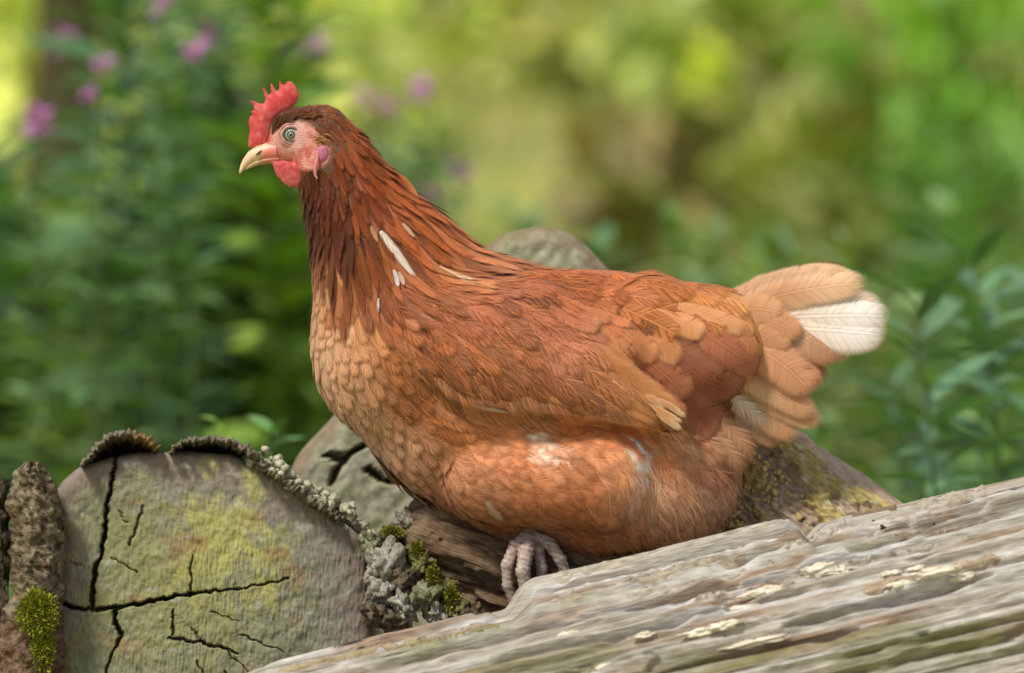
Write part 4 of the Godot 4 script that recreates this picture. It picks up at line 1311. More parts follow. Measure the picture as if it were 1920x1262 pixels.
func cut_log() -> void:
	var zf := -0.03
	var centre := Vector2(395, 1150)
	var holder := thing("sawn_log", at(395, 1400, zf - 0.2) * Vector3(1, 0, 1), "sawn log with cracked yellow green stained end and dark bark rim", "log")
	var m := vmat("sawn_end", 0.88, 0.3)
	m.albedo_texture = noise_tex(0.03, 81, 0.8, 1.0, 512, 5)
	m.heightmap_enabled = true
	m.heightmap_texture = noise_tex(0.05, 82, 0.0, 1.0, 512, 5)
	m.heightmap_scale = 0.025
	m.uv1_scale = Vector3(14, 9, 12)
	m.uv1_triplanar = true
	var outl := PackedVector2Array()
	for p in FACE_OUT: outl.append(Vector2(p[0], p[1]) - centre)
	var NA := 560
	var NR := 150
	var n1 := noise(0.012, 83, 4)
	var n2 := noise(0.05, 84, 3)
	var n3 := noise(0.004, 85, 3)
	var rimr := PackedFloat32Array()
	for k in NA + 1:
		var a := TAU * (k % NA) / NA
		var dir := Vector2(cos(a), sin(a))
		var hit := 300.0
		for j in outl.size():
			var r = Geometry2D.segment_intersects_segment(Vector2.ZERO, dir * 900.0, outl[j], outl[(j + 1) % outl.size()])
			if r != null: hit = r.length()
		rimr.append(hit + 3.0 * n2.get_noise_1d(a * 60.0))
	for pass_ in 3:
		var cp := rimr.duplicate()
		for k in NA + 1: rimr[k] = (cp[(k - 1 + NA) % NA] + cp[k] * 2.0 + cp[(k + 1) % NA]) * 0.25
	var segs := []
	rng.seed = 71
	for k in 9:                       # fine radial checks
		var ca := rng.randf() * TAU
		var dir := Vector2(cos(ca), sin(ca))
		var r0 := rng.randf_range(30, 250)
		var P0 := Vector2(330, 1120) + dir * r0
		var P1 := P0 + dir.rotated(rng.randf_range(-0.15, 0.15)) * rng.randf_range(25, 90)
		segs.append([P0, P1, rng.randf_range(0.3, 0.8), 0.2])
	for c in CRACKS:
		for j in c.size() - 1:
			segs.append([Vector2(c[j][0], c[j][1]), Vector2(c[j + 1][0], c[j + 1][1]), c[j][2], c[j + 1][2]])
	var pts := PackedVector3Array()
	var cs := PackedColorArray()
	var us := PackedVector2Array()
	for r in NR + 1:
		var f := float(r) / NR
		for k in NA + 1:
			var a := TAU * k / NA
			var P := centre + Vector2(cos(a), sin(a)) * (rimr[k] * f)
			var h := 0.0012 * n1.get_noise_2dv(P * 2.0) + 0.0007 * n2.get_noise_2d(P.x * 3.0, P.y * 0.6)
			var deep := 0.0
			if P.y < 1290:
				var Pw := P + Vector2(n2.get_noise_2dv(P * 0.8), n2.get_noise_2dv(P * 0.8 + Vector2(300, 0))) * 5.0
				for sg in segs:
					var A: Vector2 = sg[0]
					var e: Vector2 = sg[1] - A
					if absf(Pw.x - A.x - e.x * 0.5) > absf(e.x) * 0.5 + 12.0 or absf(Pw.y - A.y - e.y * 0.5) > absf(e.y) * 0.5 + 12.0: continue
					var hh := clampf((Pw - A).dot(e) / e.length_squared(), 0, 1)
					var wd := lerpf(sg[2], sg[3], hh)
					var dd := (Pw - A - e * hh).length()
					deep = maxf(deep, sstep(wd * 0.62 + 1.6, wd * 0.1, dd) * (0.003 + 0.0034 * wd))
			var edge := rimr[k] * (1.0 - f)
			h -= 0.010 * exp(-edge / 7.0)
			# colour: grey weathered ring, olive middle, yellow-green algae in the heart
			var g := n1.get_noise_2d(P.x * 0.8, P.y * 0.8)
			var g2 := n2.get_noise_2d(P.x * 0.7 - P.y * 0.35, P.y * 0.25)
			var c := rgb(158, 158, 124).lerp(rgb(138, 138, 114), sstep(-0.3, 0.4, g))
			var ring := sin((P - Vector2(330, 1120)).length() * 0.42 + g * 6.0)
			c = c.lerp(rgb(112, 96, 80), 0.3 * sstep(0.2, 1.0, ring))
			h -= 0.00012 * sstep(0.4, 1.0, ring)
			c = c.lerp(rgb(150, 144, 132), sstep(165, 70, edge + 70.0 * g + 20.0 * g2) * 0.85 * sstep(180, 330, P.x))
			c = c.lerp(rgb(146, 128, 116), sstep(70, 20, edge + 40.0 * g) * 0.8)
			var heart := Vector2((P.x - 420) / 92.0, (P.y - 1020) / 112.0).length()
			c = c.lerp(rgb(212, 204, 116), sstep(1.35, 0.3, heart - g * 0.9 - g2 * 0.5) * 0.65)
			var heart2 := Vector2((P.x - 330) / 190.0, (P.y - 1090) / 190.0).length()
			c = c.lerp(rgb(172, 168, 106), sstep(1.1, 0.5, heart2 - g * 0.8 - g2 * 0.5) * 0.5)
			c = c.lerp(rgb(166, 124, 88), sstep(0.25, 0.6, n3.get_noise_2d(P.x * 1.5 + 400, P.y * 2.5)) * 0.5)
			c = c.lerp(rgb(188, 186, 172), sstep(0.35, 0.6, n1.get_noise_2d(P.x * 1.2 + 900, P.y * 2.0)) * 0.6)
			cs.append(c)
			pts.append(at(P.x, P.y, zf + h - deep))
	var b := Buf.new()
	sheet(b, pts, NR + 1, NA + 1, cs, us, true)
	part("sawn_end", b, m, holder)
	# the side of the log running back
	var bark_m := wood_mat("bark", 0.92, 30.0, 30.0, 0.5, 0.5)
	var sb := Buf.new()
	pts = PackedVector3Array()
	cs = PackedColorArray()
	us = PackedVector2Array()
	var nb := noise(9.0, 87, 4)
	for r in 41:
		var f := r / 40.0
		for k in 281:
			var a := TAU * k / 280.0
			var P := centre + Vector2(cos(a), sin(a)) * (rimr[k * 2] - 2.0)
			var w := at(P.x, P.y, zf)
			var dir := Vector3(cos(a), -sin(a), 0)
			var h := 0.006 * nb.get_noise_3d(w.x * 8, w.y * 8, f * 5.0) * sstep(0.0, 0.05, f)
			pts.append(w + dir * h + Vector3(-0.03 * f, -0.12 * f, -0.008 - 0.4 * f))
			cs.append(rgb(112, 96, 80).lerp(rgb(70, 58, 48), clampf(0.5 + nb.get_noise_3d(w.x * 20, w.y * 20, f * 20.0), 0, 1)))
			us.append(Vector2(k / 280.0, f))
	sheet(sb, pts, 41, 281, cs, us, true)
	part("bark_side", sb, bark_m, holder)
	# bark plates standing proud on the rim: [x0 y0 x1 y1 thickness px, colour]
	var plates := [
		[[150, 872, 5], [172, 846, 9], [192, 826, 11], [218, 814, 12], [248, 814, 13], [276, 824, 13], [300, 840, 9]],
		[[314, 846, 6], [338, 828, 9], [372, 822, 10], [410, 822, 11], [446, 832, 13], [476, 850, 14], [504, 880, 14]],
		[[504, 882, 12], [538, 902, 14], [572, 928, 15], [610, 950, 15], [640, 974, 10]]]
	for pi in plates.size():
		var pl: Array = plates[pi]
		var bb := Buf.new()
		pts = PackedVector3Array()
		cs = PackedColorArray()
		us = PackedVector2Array()
		var rows := 90
		var ring_n := 40
		for r in rows:
			var t := float(r) / (rows - 1) * (pl.size() - 1)
			var i := mini(int(t), pl.size() - 2)
			var u := t - i
			var A := Vector3(pl[i][0], pl[i][1], pl[i][2])
			var B := Vector3(pl[i + 1][0], pl[i + 1][1], pl[i + 1][2])
			var C := A.cubic_interpolate(B, Vector3(pl[maxi(i - 1, 0)][0], pl[maxi(i - 1, 0)][1], A.z), Vector3(pl[mini(i + 2, pl.size() - 1)][0], pl[mini(i + 2, pl.size() - 1)][1], B.z), u)
			var cx := C.x
			var cy := C.y
			var th := C.z * 0.6
			var dd := Vector2(B.x - A.x, B.y - A.y).normalized()
			var nrm := Vector2(dd.y, -dd.x)
			for k in ring_n + 1:
				var a := TAU * k / ring_n
				var rough := 0.5 * n2.get_noise_3d(cx * 1.3, cos(a) * 30.0, sin(a) * 60.0 + 200.0 * pi) + 0.35 * n2.get_noise_3d(cx * 3.0, cos(a) * 40.0, sin(a) * 90.0)
				var up := signf(cos(a)) * pow(absf(cos(a)), 0.6) * th * (1.0 + rough * (1.7 if cos(a) > 0 else 0.5))
				var back := 0.5 - 0.5 * sin(a)
				var zz := 0.012 + 0.010 * n2.get_noise_2d(cx * 1.2, 40.0 * pi) - 0.11 * back
				var P := Vector2(cx, cy) + nrm * (up * 1.25 - 46.0 * back * back + 7.0 * n2.get_noise_2d(cx * 2.2, 90.0 * pi) - 3.0)
				pts.append(at(P.x, P.y, zf + zz))
				var c := rgb(112, 98, 80).lerp(rgb(180, 168, 142), clampf(0.5 + rough * 1.4, 0, 1))
				if pi == 0: c = c.lerp(rgb(176, 132, 58), sstep(236, 262, cx + 20.0 * rough) * 0.7)
				cs.append(c)
				us.append(Vector2(r / 90.0 * 0.2, k / 40.0 * 0.1))
		sheet(bb, pts, rows, ring_n + 1, cs, us, true)
		part("bark_plate", bb, bark_m, holder)
	# grey lichen crust along the right shoulder
	rng.seed = 88
	var lich := Buf.new()
	var lm := vmat("lichen_crust", 0.9, 0.2)
	for k in 150:
		var f := rng.randf()
		var P := Vector2(lerpf(470, 690, f), lerpf(858, 1002, pow(f, 1.05))) + Vector2(rng.randfn(0, 6), rng.randfn(-4, 9))
		var sz := rng.randf_range(4, 12) * S
		lump(lich, at(P.x, P.y, zf - 0.012 + rng.randfn(0, 0.008)), sz, sz * 0.8, sz * 0.9, 0.8, 900 + k, rgb(196, 190, 166), rgb(140, 134, 112), 7, rng.randf() * 3.0)
	part("lichen_crust", lich, lm, holder, "stuff")
	# the upright bark slab on the left, with its moss
	var slab := thing("bark_slab", at(60, 1262, zf + 0.01) * Vector3(1, 0, 1), "rough grey bark slab propped at the edge of the sawn log", "bark")
	var sl := Buf.new()
	pts = PackedVector3Array()
	cs = PackedColorArray()
	us = PackedVector2Array()
	var prof := [[62, 866, 14], [60, 885, 32], [62, 920, 44], [66, 960, 46], [68, 1010, 44], [66, 1060, 44], [70, 1110, 46], [60, 1170, 56], [56, 1240, 60], [52, 1320, 64], [50, 1480, 64]]
	for r in 120:
		var t := r / 119.0 * (prof.size() - 1)
		var i := mini(int(t), prof.size() - 2)
		var u := t - i
		var cx := lerpf(prof[i][0], prof[i + 1][0], u)
		var cy := lerpf(prof[i][1], prof[i + 1][1], u)
		var hw := lerpf(prof[i][2], prof[i + 1][2], u)
		for k in 49:
			var a := TAU * k / 48.0
			var rr := 1.0 + 0.30 * n2.get_noise_3d(cos(a) * 26.0, cy * 0.5, sin(a) * 26.0) + 0.14 * n2.get_noise_3d(cos(a) * 90.0, cy * 1.6, sin(a) * 90.0)
			pts.append(at(cx + cos(a) * hw * rr, cy, zf + 0.02 + sin(a) * 0.02 * rr))
			var lum := n2.get_noise_3d(cos(a) * 60.0, cy * 1.1, 9.0)
			cs.append(rgb(176, 160, 132).lerp(rgb(106, 86, 66), clampf(0.5 + lum * 1.6, 0, 1)).lerp(rgb(140, 104, 84), sstep(1130, 1180, cy) * 0.6))
			us.append(Vector2(k / 48.0 * 0.3, cy * S))
	sheet(sl, pts, 120, 49, cs, us, true)
	part("bark", sl, bark_m, slab)
	var slab2 := thing("bark_slab", at(-10, 1262, zf) * Vector3(1, 0, 1), "dark bark piece leaning behind the rough grey bark slab", "bark")
	var s2 := Buf.new()
	log_side(s2, at(-20, 900, zf - 0.01), at(10, 1420, zf + 0.01), 0.012, 0.018, 60, 24, 0, TAU, func(a, s): return 0.006 * nb.get_noise_2d(a * 6.0, s * 9.0), func(a, s, h): return rgb(120, 104, 84).lerp(rgb(60, 50, 40), clampf(0.5 - h * 120.0, 0, 1)))
	part("bark", s2, bark_m, slab2)
	moss("moss_clump", "bright yellow green moss cushion at the foot of the bark slab", 70, 1150, zf + 0.045, 34, 38, 1500, 5)
	moss("moss_clump", "trail of moss running down under the yellow green moss cushion", 80, 1215, zf + 0.04, 20, 40, 700, 6)

func moss(called: String, label: String, px: float, py: float, z: float, rx: float, ry: float, count: int, sd: int) -> void:
	rng.seed = sd * 17
	var c0 := at(px, py, z)
	var h := thing(called, c0 - Vector3(0, ry * S, 0), label, "moss")
	var mm := vmat("moss", 0.85, 0.25)
	mm.backlight_enabled = true
	mm.backlight = Color(0.3, 0.35, 0.1)
	var core := Buf.new()
	lump(core, c0 - Vector3(0, 0, 0.006), rx * S * 0.8, ry * S * 0.85, 0.008, 0.5, sd, rgb(92, 98, 30), rgb(62, 66, 24), 12)
	part("moss_base", core, mm, h)
	var b := Buf.new()
	for k in count:
		var a := rng.randf() * TAU
		var rr := sqrt(rng.randf())
		var n := Vector3(cos(a) * rr, sin(a) * rr, sqrt(maxf(0, 1 - rr * rr)) + 0.15).normalized()
		var p := c0 + Vector3(cos(a) * rr * rx * S, sin(a) * rr * ry * S, n.z * 0.007 - 0.004) * (1.0 + rng.randfn(0, 0.12) * 0.5)
		p = c0 + (p - c0) * (1.0 + rng.randfn(0.0, 0.1))
		var d := (n + Vector3(rng.randfn(0, 0.5), 0.3 + rng.randfn(0, 0.5), rng.randfn(0, 0.4))).normalized()
		var side := d.cross(Vector3(rng.randf() - 0.5, rng.randf() - 0.5, rng.randf())).normalized()
		var L := rng.randf_range(0.0018, 0.0042)
		var w := L * 0.2
		var c := jitter(rgb(138, 140, 44) if count > 500 else rgb(128, 124, 48), 0.35)
		var m := p + d * L * 0.55 + side * w * 0.3
		sheet(b, PackedVector3Array([p - side * w * 0.6, p + side * w * 0.6, m - side * w, m + side * w, p + d * L - side * w * 0.1, p + d * L + side * w * 0.1]), 3, 2, PackedColorArray([c, c, c, c, c, c]), PackedVector2Array())
	part("moss_leaves", b, mm, h, "stuff")

func back_logs() -> void:
	# a stout log behind the hen, its sawn end towards us: it shows left of the breast and over the back
	var zf := -0.20
	var centre := Vector2(1040, 900)
	var outl := [[1010, 424], [1060, 432], [1092, 452], [1128, 492], [1230, 600], [1320, 730], [1370, 900], [1360, 1100], [1260, 1290], [1040, 1390], [800, 1340], [620, 1220], [548, 1050], [536, 900], [560, 850], [622, 784], [760, 620], [900, 470], [945, 438]]
	var holder := thing("stout_log", at(1040, 1380, zf - 0.2) * Vector3(1, 0, 1), "stout pale grey log end rising behind the back of the hen", "log")
	var m := vmat("pale_log_end", 0.9, 0.25)
	m.albedo_texture = noise_tex(0.02, 101, 0.7, 1.0, 512, 5)
	m.heightmap_enabled = true
	m.heightmap_texture = m.albedo_texture
	m.heightmap_scale = 0.2
	m.uv1_scale = Vector3(10, 10, 10)
	m.uv1_triplanar = true
	var poly := PackedVector2Array()
	for p in outl: poly.append(Vector2(p[0], p[1]) - centre)
	var n1 := noise(0.012, 102, 4)
	var n2 := noise(0.03, 103, 3)
	var pts := PackedVector3Array()
	var cs := PackedColorArray()
	var us := PackedVector2Array()
	var NA := 400
	var NR := 90
	var rim := PackedFloat32Array()
	for k in NA + 1:
		var a := TAU * (k % NA) / NA
		var hit := 400.0
		for j in poly.size():
			var r = Geometry2D.segment_intersects_segment(Vector2.ZERO, Vector2(cos(a), sin(a)) * 1200.0, poly[j], poly[(j + 1) % poly.size()])
			if r != null: hit = r.length()
		rim.append(hit)
	for pass_ in 4:
		var cp := rim.duplicate()
		for k in NA + 1: rim[k] = (cp[(k - 1 + NA) % NA] + cp[k] * 2.0 + cp[(k + 1) % NA]) * 0.25
	var cracks := [[[612, 852], [640, 862], [664, 846], [690, 832]], [[648, 862], [632, 880], [622, 905]], [[690, 880], [716, 900], [752, 905]]]
	for r in NR + 1:
		var f := float(r) / NR
		for k in NA + 1:
			var a := TAU * k / NA
			var P := centre + Vector2(cos(a), sin(a)) * rim[k] * f
			var edge := rim[k] * (1.0 - f)
			var h := 0.002 * n1.get_noise_2dv(P) - 0.016 * exp(-edge / 12.0)
			var deep := 0.0
			if P.x < 780 and P.y < 930:
				for c in cracks:
					for j in c.size() - 1:
						var A := Vector2(c[j][0], c[j][1])
						var e := Vector2(c[j + 1][0], c[j + 1][1]) - A
						var hh := clampf((P - A).dot(e) / e.length_squared(), 0, 1)
						deep = maxf(deep, sstep(6.0, 1.5, (P - A - e * hh).length()) * 0.022)
			pts.append(at(P.x, P.y, zf + h - deep))
			var g := n1.get_noise_2dv(P)
			var st := n2.get_noise_2d((P.x + P.y) * 1.1, (P.x - P.y) * 0.15)
			var c := rgb(196, 190, 164).lerp(rgb(160, 158, 128), sstep(-0.3, 0.4, st))
			c = c.lerp(rgb(138, 146, 92), sstep(0.05, 0.5, g) * 0.6)
			c = c.lerp(rgb(142, 116, 92), sstep(45, 8, edge + 24.0 * g) * 0.7)
			cs.append(c)
	var b := Buf.new()
	sheet(b, pts, NR + 1, NA + 1, cs, us, true)
	part("sawn_end", b, m, holder)
	var bark_m := wood_mat("grey_bark", 0.92, 30.0, 30.0, 0.4, 0.55)
	var sb := Buf.new()
	pts = PackedVector3Array()
	cs = PackedColorArray()
	us = PackedVector2Array()
	for r in 13:
		for k in 201:
			var P := centre + Vector2(cos(TAU * k / 200.0), sin(TAU * k / 200.0)) * (rim[k * 2] - 3.0)
			pts.append(at(P.x, P.y, zf) + Vector3(0.0, -0.02 * r / 12.0, -0.014 - 0.32 * r / 12.0))
			cs.append(rgb(126, 112, 92))
			us.append(Vector2(k / 200.0, r / 12.0))
	sheet(sb, pts, 13, 201, cs, us, true)
	part("bark_side", sb, bark_m, holder)
	# the lichened log under the tail, sloping down to the right
	var lich := thing("lichened_log", at(1600, 1300, -0.05) * Vector3(1, 0, 1), "brown sloping log with golden lichen under the tail of the hen", "log")
	var nl := noise(1.0, 105, 4)
	var nl2 := noise(1.0, 106, 3)
	var q0 := at(1170, 760, -0.10)
	var q1 := at(1790, 1190, -0.02)
	var LR := 0.055
	var lm := wood_mat("lichened_bark", 0.9, 16.0, 80.0, 0.25, 0.7)
	var lb := Buf.new()
	log_side(lb, q0, q1, LR, LR, 240, 150, -0.4, 2.9,
		func(a, s): return 0.003 * nl.get_noise_2d(a * 20.0, s * 60.0) + 0.0035 * sstep(0.05, 0.12, nl2.get_noise_2d(a * 18.0, s * 34.0)) * sstep(0.012, 0.02, s) * sstep(0.115, 0.10, s) + 0.0035 * nl2.get_noise_2d(a * 90.0, s * 160.0) * sstep(0.02, 0.03, s),
		func(a, s, h):
			var n := nl2.get_noise_2d(a * 18.0, s * 34.0)
			var f := nl.get_noise_2d(a * 60.0, s * 200.0)
			var c := rgb(220, 190, 162).lerp(rgb(194, 162, 134), clampf(0.5 + f * 1.4, 0, 1))
			var on := sstep(0.010, 0.024, s + 0.01 * n)
			c = c.lerp(rgb(172, 150, 126), on * 0.7)
			c = c.lerp(rgb(216, 190, 122).lerp(rgb(184, 164, 104), clampf(0.5 + f * 1.5, 0, 1)), on * sstep(0.0, 0.1, n + 0.25 * f))
			c = c.lerp(rgb(214, 200, 160), on * sstep(0.22, 0.4, nl.get_noise_2d(a * 70.0 + 5.0, s * 110.0)))
			return c)
	part("log_surface", lb, lm, lich, "", along(q0, q1))
	var le := Buf.new()
	log_side(le, q0, q1, LR - 0.002, LR - 0.002, 20, 30, 2.88, TAU - 0.38, func(_a, _s): return 0.0, func(_a, _s, _h): return rgb(160, 128, 102))
	part("log_underside", le, lm, lich, "", along(q0, q1))
	rng.seed = 402
	var crust := Buf.new()
	for k in 420:
		var P := Vector2(1340 + rng.randf() * 170, 0)
		P.y = 905 + (P.x - 1340) * 0.18 + rng.randf() * 90
		if rng.randf() < 0.35: P = Vector2(1400 + rng.randf() * 140, 0); 
		if P.y == 0.0: P.y = 835 + (P.x - 1400) * 0.75 + rng.randf() * 60
		var sz := rng.randf_range(2, 6) * S
		lump(crust, at(P.x, P.y, -0.014 + rng.randfn(0, 0.003)), sz * 1.3, sz * 0.8, sz * 0.7, 1.1, 1200 + k, rgb(220, 196, 128), rgb(170, 146, 96), 6, rng.randf() * 3)
	part("golden_lichen", crust, vmat("golden_lichen", 0.9, 0.2), lich, "stuff")
	# the dark split log that the hen grips
	var perch := thing("perch_log", at(900, 1200, 0.0) * Vector3(1, 0, 1), "dark brown split log gripped by the feet of the hen", "log")
	var np := noise(1.0, 107, 4)
	var pb := Buf.new()
	var pm := wood_mat("split_wood", 0.9, 14.0, 90.0, 0.2, 0.5)
	log_side(pb, at(752, 992, -0.03), at(1330, 1190, -0.01), 0.040, 0.044, 300, 130, 0, TAU,
		func(a, s): return -0.039 * (1.0 - sqrt(clampf((a + 0.002) / 0.02, 0.0, 1.0))) + 0.004 * np.get_noise_2d(a * 16.0, s * 130.0) + 0.005 * sstep(0.0, 0.05, np.get_noise_2d(a * 7.0 + 8.0, s * 40.0)),
		func(a, s, h): return rgb(168, 138, 108).lerp(rgb(104, 80, 62), clampf(0.5 + np.get_noise_2d(a * 14.0 + 3.0, s * 120.0) * 1.5, 0, 1)).lerp(rgb(170, 150, 116), sstep(0.25, 0.5, np.get_noise_2d(a * 26.0, s * 70.0 + 40.0)) * 0.7))
	part("log_surface", pb, pm, perch, "", along(at(752, 992, -0.03), at(1330, 1190, -0.01)))
	# rubble of lichen, bark crumbs and moss between the logs
	rng.seed = 403
	var kinds := [[rgb(222, 214, 198), rgb(168, 160, 140)], [rgb(170, 164, 104), rgb(116, 114, 64)], [rgb(156, 138, 114), rgb(96, 80, 64)], [rgb(186, 184, 150), rgb(128, 130, 88)]]
	var rub := 0
	for f in [[722, 1060, 34, 40, 0], [712, 1112, 26, 34, 0], [752, 1085, 26, 28, 2], [700, 1020, 26, 18, 3], [735, 1010, 24, 16, 2], [770, 990, 34, 20, 0], [760, 1140, 30, 24, 0], [795, 1120, 26, 26, 3], [820, 1150, 28, 20, 0], [790, 1060, 22, 26, 1], [838, 1110, 20, 24, 1], [862, 1145, 20, 20, 1], [775, 1030, 18, 22, 1], [700, 1150, 26, 20, 2], [735, 1165, 34, 20, 2], [880, 1165, 30, 20, 2], [1660, 990, 26, 9, 2], [1705, 992, 20, 7, 2], [1762, 984, 26, 8, 2]]:
		var far: bool = f[0] > 1500
		var z: float = 0.155 if far else -0.05 + (f[1] - 880) * 0.00035 + rng.randf_range(-0.01, 0.01)
		if far: z = 0.12
		var c := at(f[0], f[1] + (4 if far else 0), z)
		var names := ["grey lichen crumb lodged between the sawn log and the perch", "olive mossy crumb lodged between the sawn log and the perch", "brown bark crumb lodged among the logs", "pale green lichened bark crumb between the sawn log and the perch"]
		var t := thing("bark_crumb", c - Vector3(0, f[3] * S, 0), names[f[4]], "bark", "bark crumbs between the logs")
		var lb2 := Buf.new()
		lump(lb2, c, f[2] * S, f[3] * S, 0.016, 0.8, 2000 + rub, kinds[f[4]][0], kinds[f[4]][1], 30, rng.randf_range(-1.1, -0.5))
		part("crumb", lb2, bark_crumb_mat(), t)
		rub += 1
	for f in [[782, 1040, 9, 22, 40, "thin olive moss streak beside the dark perch log"], [846, 1124, 10, 24, 41, "olive moss streak low down beside the perch log"], [812, 1082, 9, 18, 42, "small olive moss tuft on the crumbs beside the perch"], [736, 1000, 16, 8, 43, "flat olive moss tuft on the lichen crumbs"]]:
		moss("moss_clump", f[5], f[0], f[1], -0.05 + (f[1] - 880) * 0.00035 + 0.014, f[2], f[3], 300, f[4])

var crumb_m: StandardMaterial3D
func bark_crumb_mat() -> StandardMaterial3D:
	if crumb_m == null:
		crumb_m = wood_mat("bark_crumbs", 0.92, 40.0, 40.0, 0.3, 0.5)
	return crumb_m

# ------------------------------------------------------------------ ground and plants
func leaf_mesh(w: float, droop: float, rows := 5, cols := 3) -> ArrayMesh:   # a lance-shaped leaf of length 1 along +z, up = +y
	var b := Buf.new()
	var pts := PackedVector3Array()
	var cs := PackedColorArray()
	for r in rows:
		var t := float(r) / (rows - 1)
		var hw := w * 0.5 * pow(sin(PI * pow(0.03 + t * 0.96, 0.75)), 0.85)
		for k in cols:
			var u := float(k) / (cols - 1) * 2.0 - 1.0
			pts.append(Vector3(u * hw, -droop * t * t + absf(u) * hw * 0.35 + 0.012 * sin(t * 30.0) * absf(u), t))
			cs.append(Color(1, 1, 1))
	sheet(b, pts, rows, cols, cs, PackedVector2Array())
	return commit(b)

var leaf_mats := {}
func leaf_mat(called: String, rough := 0.5) -> StandardMaterial3D:
	if not leaf_mats.has(called):
		var m := vmat(called, rough, 0.4)
		m.backlight_enabled = true
		m.backlight = Color(0.55, 0.7, 0.2)
		leaf_mats[called] = m
	return leaf_mats[called]

# leaves of one plant joined into one mesh
func joined(called: String, mesh: ArrayMesh, mat: Material, xf: Array, cols: Array, parent: Node3D) -> void:
	var arr := mesh.surface_get_arrays(0)
	var mv: PackedVector3Array = arr[Mesh.ARRAY_VERTEX]
	var mn: PackedVector3Array = arr[Mesh.ARRAY_NORMAL]
	var mi: PackedInt32Array = arr[Mesh.ARRAY_INDEX]
	var b := Buf.new()
	var nv := mv.size()
	for k in xf.size():
		var t: Transform3D = xf[k]
		var base := b.v.size()
		b.v.append_array(t * mv)
		b.n.append_array(Transform3D(t.basis.orthonormalized(), Vector3.ZERO) * mn)
		for j in nv: b.c.append(cols[k])
		for j in mi: b.i.append(base + j)
	var o := MeshInstance3D.new()
	o.name = called
	o.mesh = commit(b)
	o.mesh.surface_set_material(0, mat)
	parent.add_child(o, true)

func multi(called: String, mesh: ArrayMesh, mat: Material, xf: Array, cols: Array, parent: Node3D) -> void:
	var mm := MultiMesh.new()
	mm.transform_format = MultiMesh.TRANSFORM_3D
	mm.use_colors = true
	mesh.surface_set_material(0, mat)
	mm.mesh = mesh
	mm.instance_count = xf.size()
	for k in xf.size():
		mm.set_instance_transform(k, xf[k])
		mm.set_instance_color(k, cols[k])
	var o := MultiMeshInstance3D.new()
	o.name = called
	o.multimesh = mm
	parent.add_child(o, true)

func leaf_frame(p: Vector3, dir: Vector3, size: float, roll: float) -> Transform3D:
	var z := dir.normalized()
	var x := Vector3.UP.cross(z)
	x = x.normalized() if x.length() > 0.05 else Vector3.RIGHT
	x = x.rotated(z, roll)
	var y := z.cross(x)
	return Transform3D(Basis(x * size, y * size, z * size), p)

# a tall leafy weed: stem with whorls of lance leaves, optional pink flower head
func weed(called: String, label: String, category: String, group: String, base: Vector3, height: float, leaves: int, size: float, lm: ArrayMesh, col: Color, vary: float, lean: Vector3, single := false, from := 0.1) -> Node3D:
	var t := thing(called, base, label, category, group)
	var sb := Buf.new()
	var path := PackedVector3Array()
	var rad := PackedFloat32Array()
	for k in 9:
		var f := k / 8.0
		path.append(base + Vector3(0, height * f, 0) + lean * f * f)
		rad.append(0.0035 * (1.2 - f))
	tube(sb, path, rad, 7, Color(col.r * 0.9 + 0.02, col.g * 0.8, col.b * 0.8))
	part("stem", sb, leaf_mat("leaf"), t)
	var xf := []
	var cols := []
	for k in leaves:
		var f := lerpf(from, 1.0, (k + rng.randf()) / leaves)
		var p := Vector3(0, height * f, 0) + lean * f * f
		var a := k * 2.4 + rng.randf_range(-0.4, 0.4)
		var up := lerpf(-0.15, 0.75, f) + rng.randf_range(-0.3, 0.3)
		var d := Vector3(cos(a), up, sin(a))
		xf.append(leaf_frame(p, d, size * rng.randf_range(0.65, 1.2) * lerpf(1.0, 0.6, f * f), rng.randf_range(-0.5, 0.5)))
		cols.append(jitter(col, vary))
	if single:
		var shared := lm.duplicate() as ArrayMesh
		for k in xf.size():
			var o := MeshInstance3D.new()
			o.name = "leaf"
			var am := shared.duplicate() as ArrayMesh
			var arr := shared.surface_get_arrays(0)
			var cc: PackedColorArray = arr[Mesh.ARRAY_COLOR]
			for j in cc.size(): cc[j] = cols[k]
			arr[Mesh.ARRAY_COLOR] = cc
			am = ArrayMesh.new()
			am.add_surface_from_arrays(Mesh.PRIMITIVE_TRIANGLES, arr)
			am.surface_set_material(0, leaf_mat("leaf"))
			o.mesh = am
			o.transform = xf[k]
			t.add_child(o, true)
	else:
		joined("foliage", lm, leaf_mat("leaf"), xf, cols, t)
	return t

func flower_head(t: Node3D, at_: Vector3, size: float, col: Color) -> void:
	var b := Buf.new()
	for k in 16:
		var a := k * 2.4
		var d := Vector3(cos(a), rng.randf_range(-0.4, 1.0), sin(a)).normalized()
		var c := jitter(col, 0.15)
		var side := d.cross(Vector3(0.3, 1, 0.2)).normalized()
		var p := at_ + d * size * 0.15 + Vector3(0, rng.randf_range(-0.5, 0.5) * size, 0)
		var m := p + d * size * 0.4
		sheet(b, PackedVector3Array([p - side * size * 0.08, p + side * size * 0.08, m - side * size * 0.3, m + side * size * 0.3, p + d * size * 0.7 - side * size * 0.15, p + d * size * 0.7 + side * size * 0.15]), 3, 2, PackedColorArray([c, c, c, c, c, c]), PackedVector2Array())
	part("flower", b, leaf_mat("petal"), t)

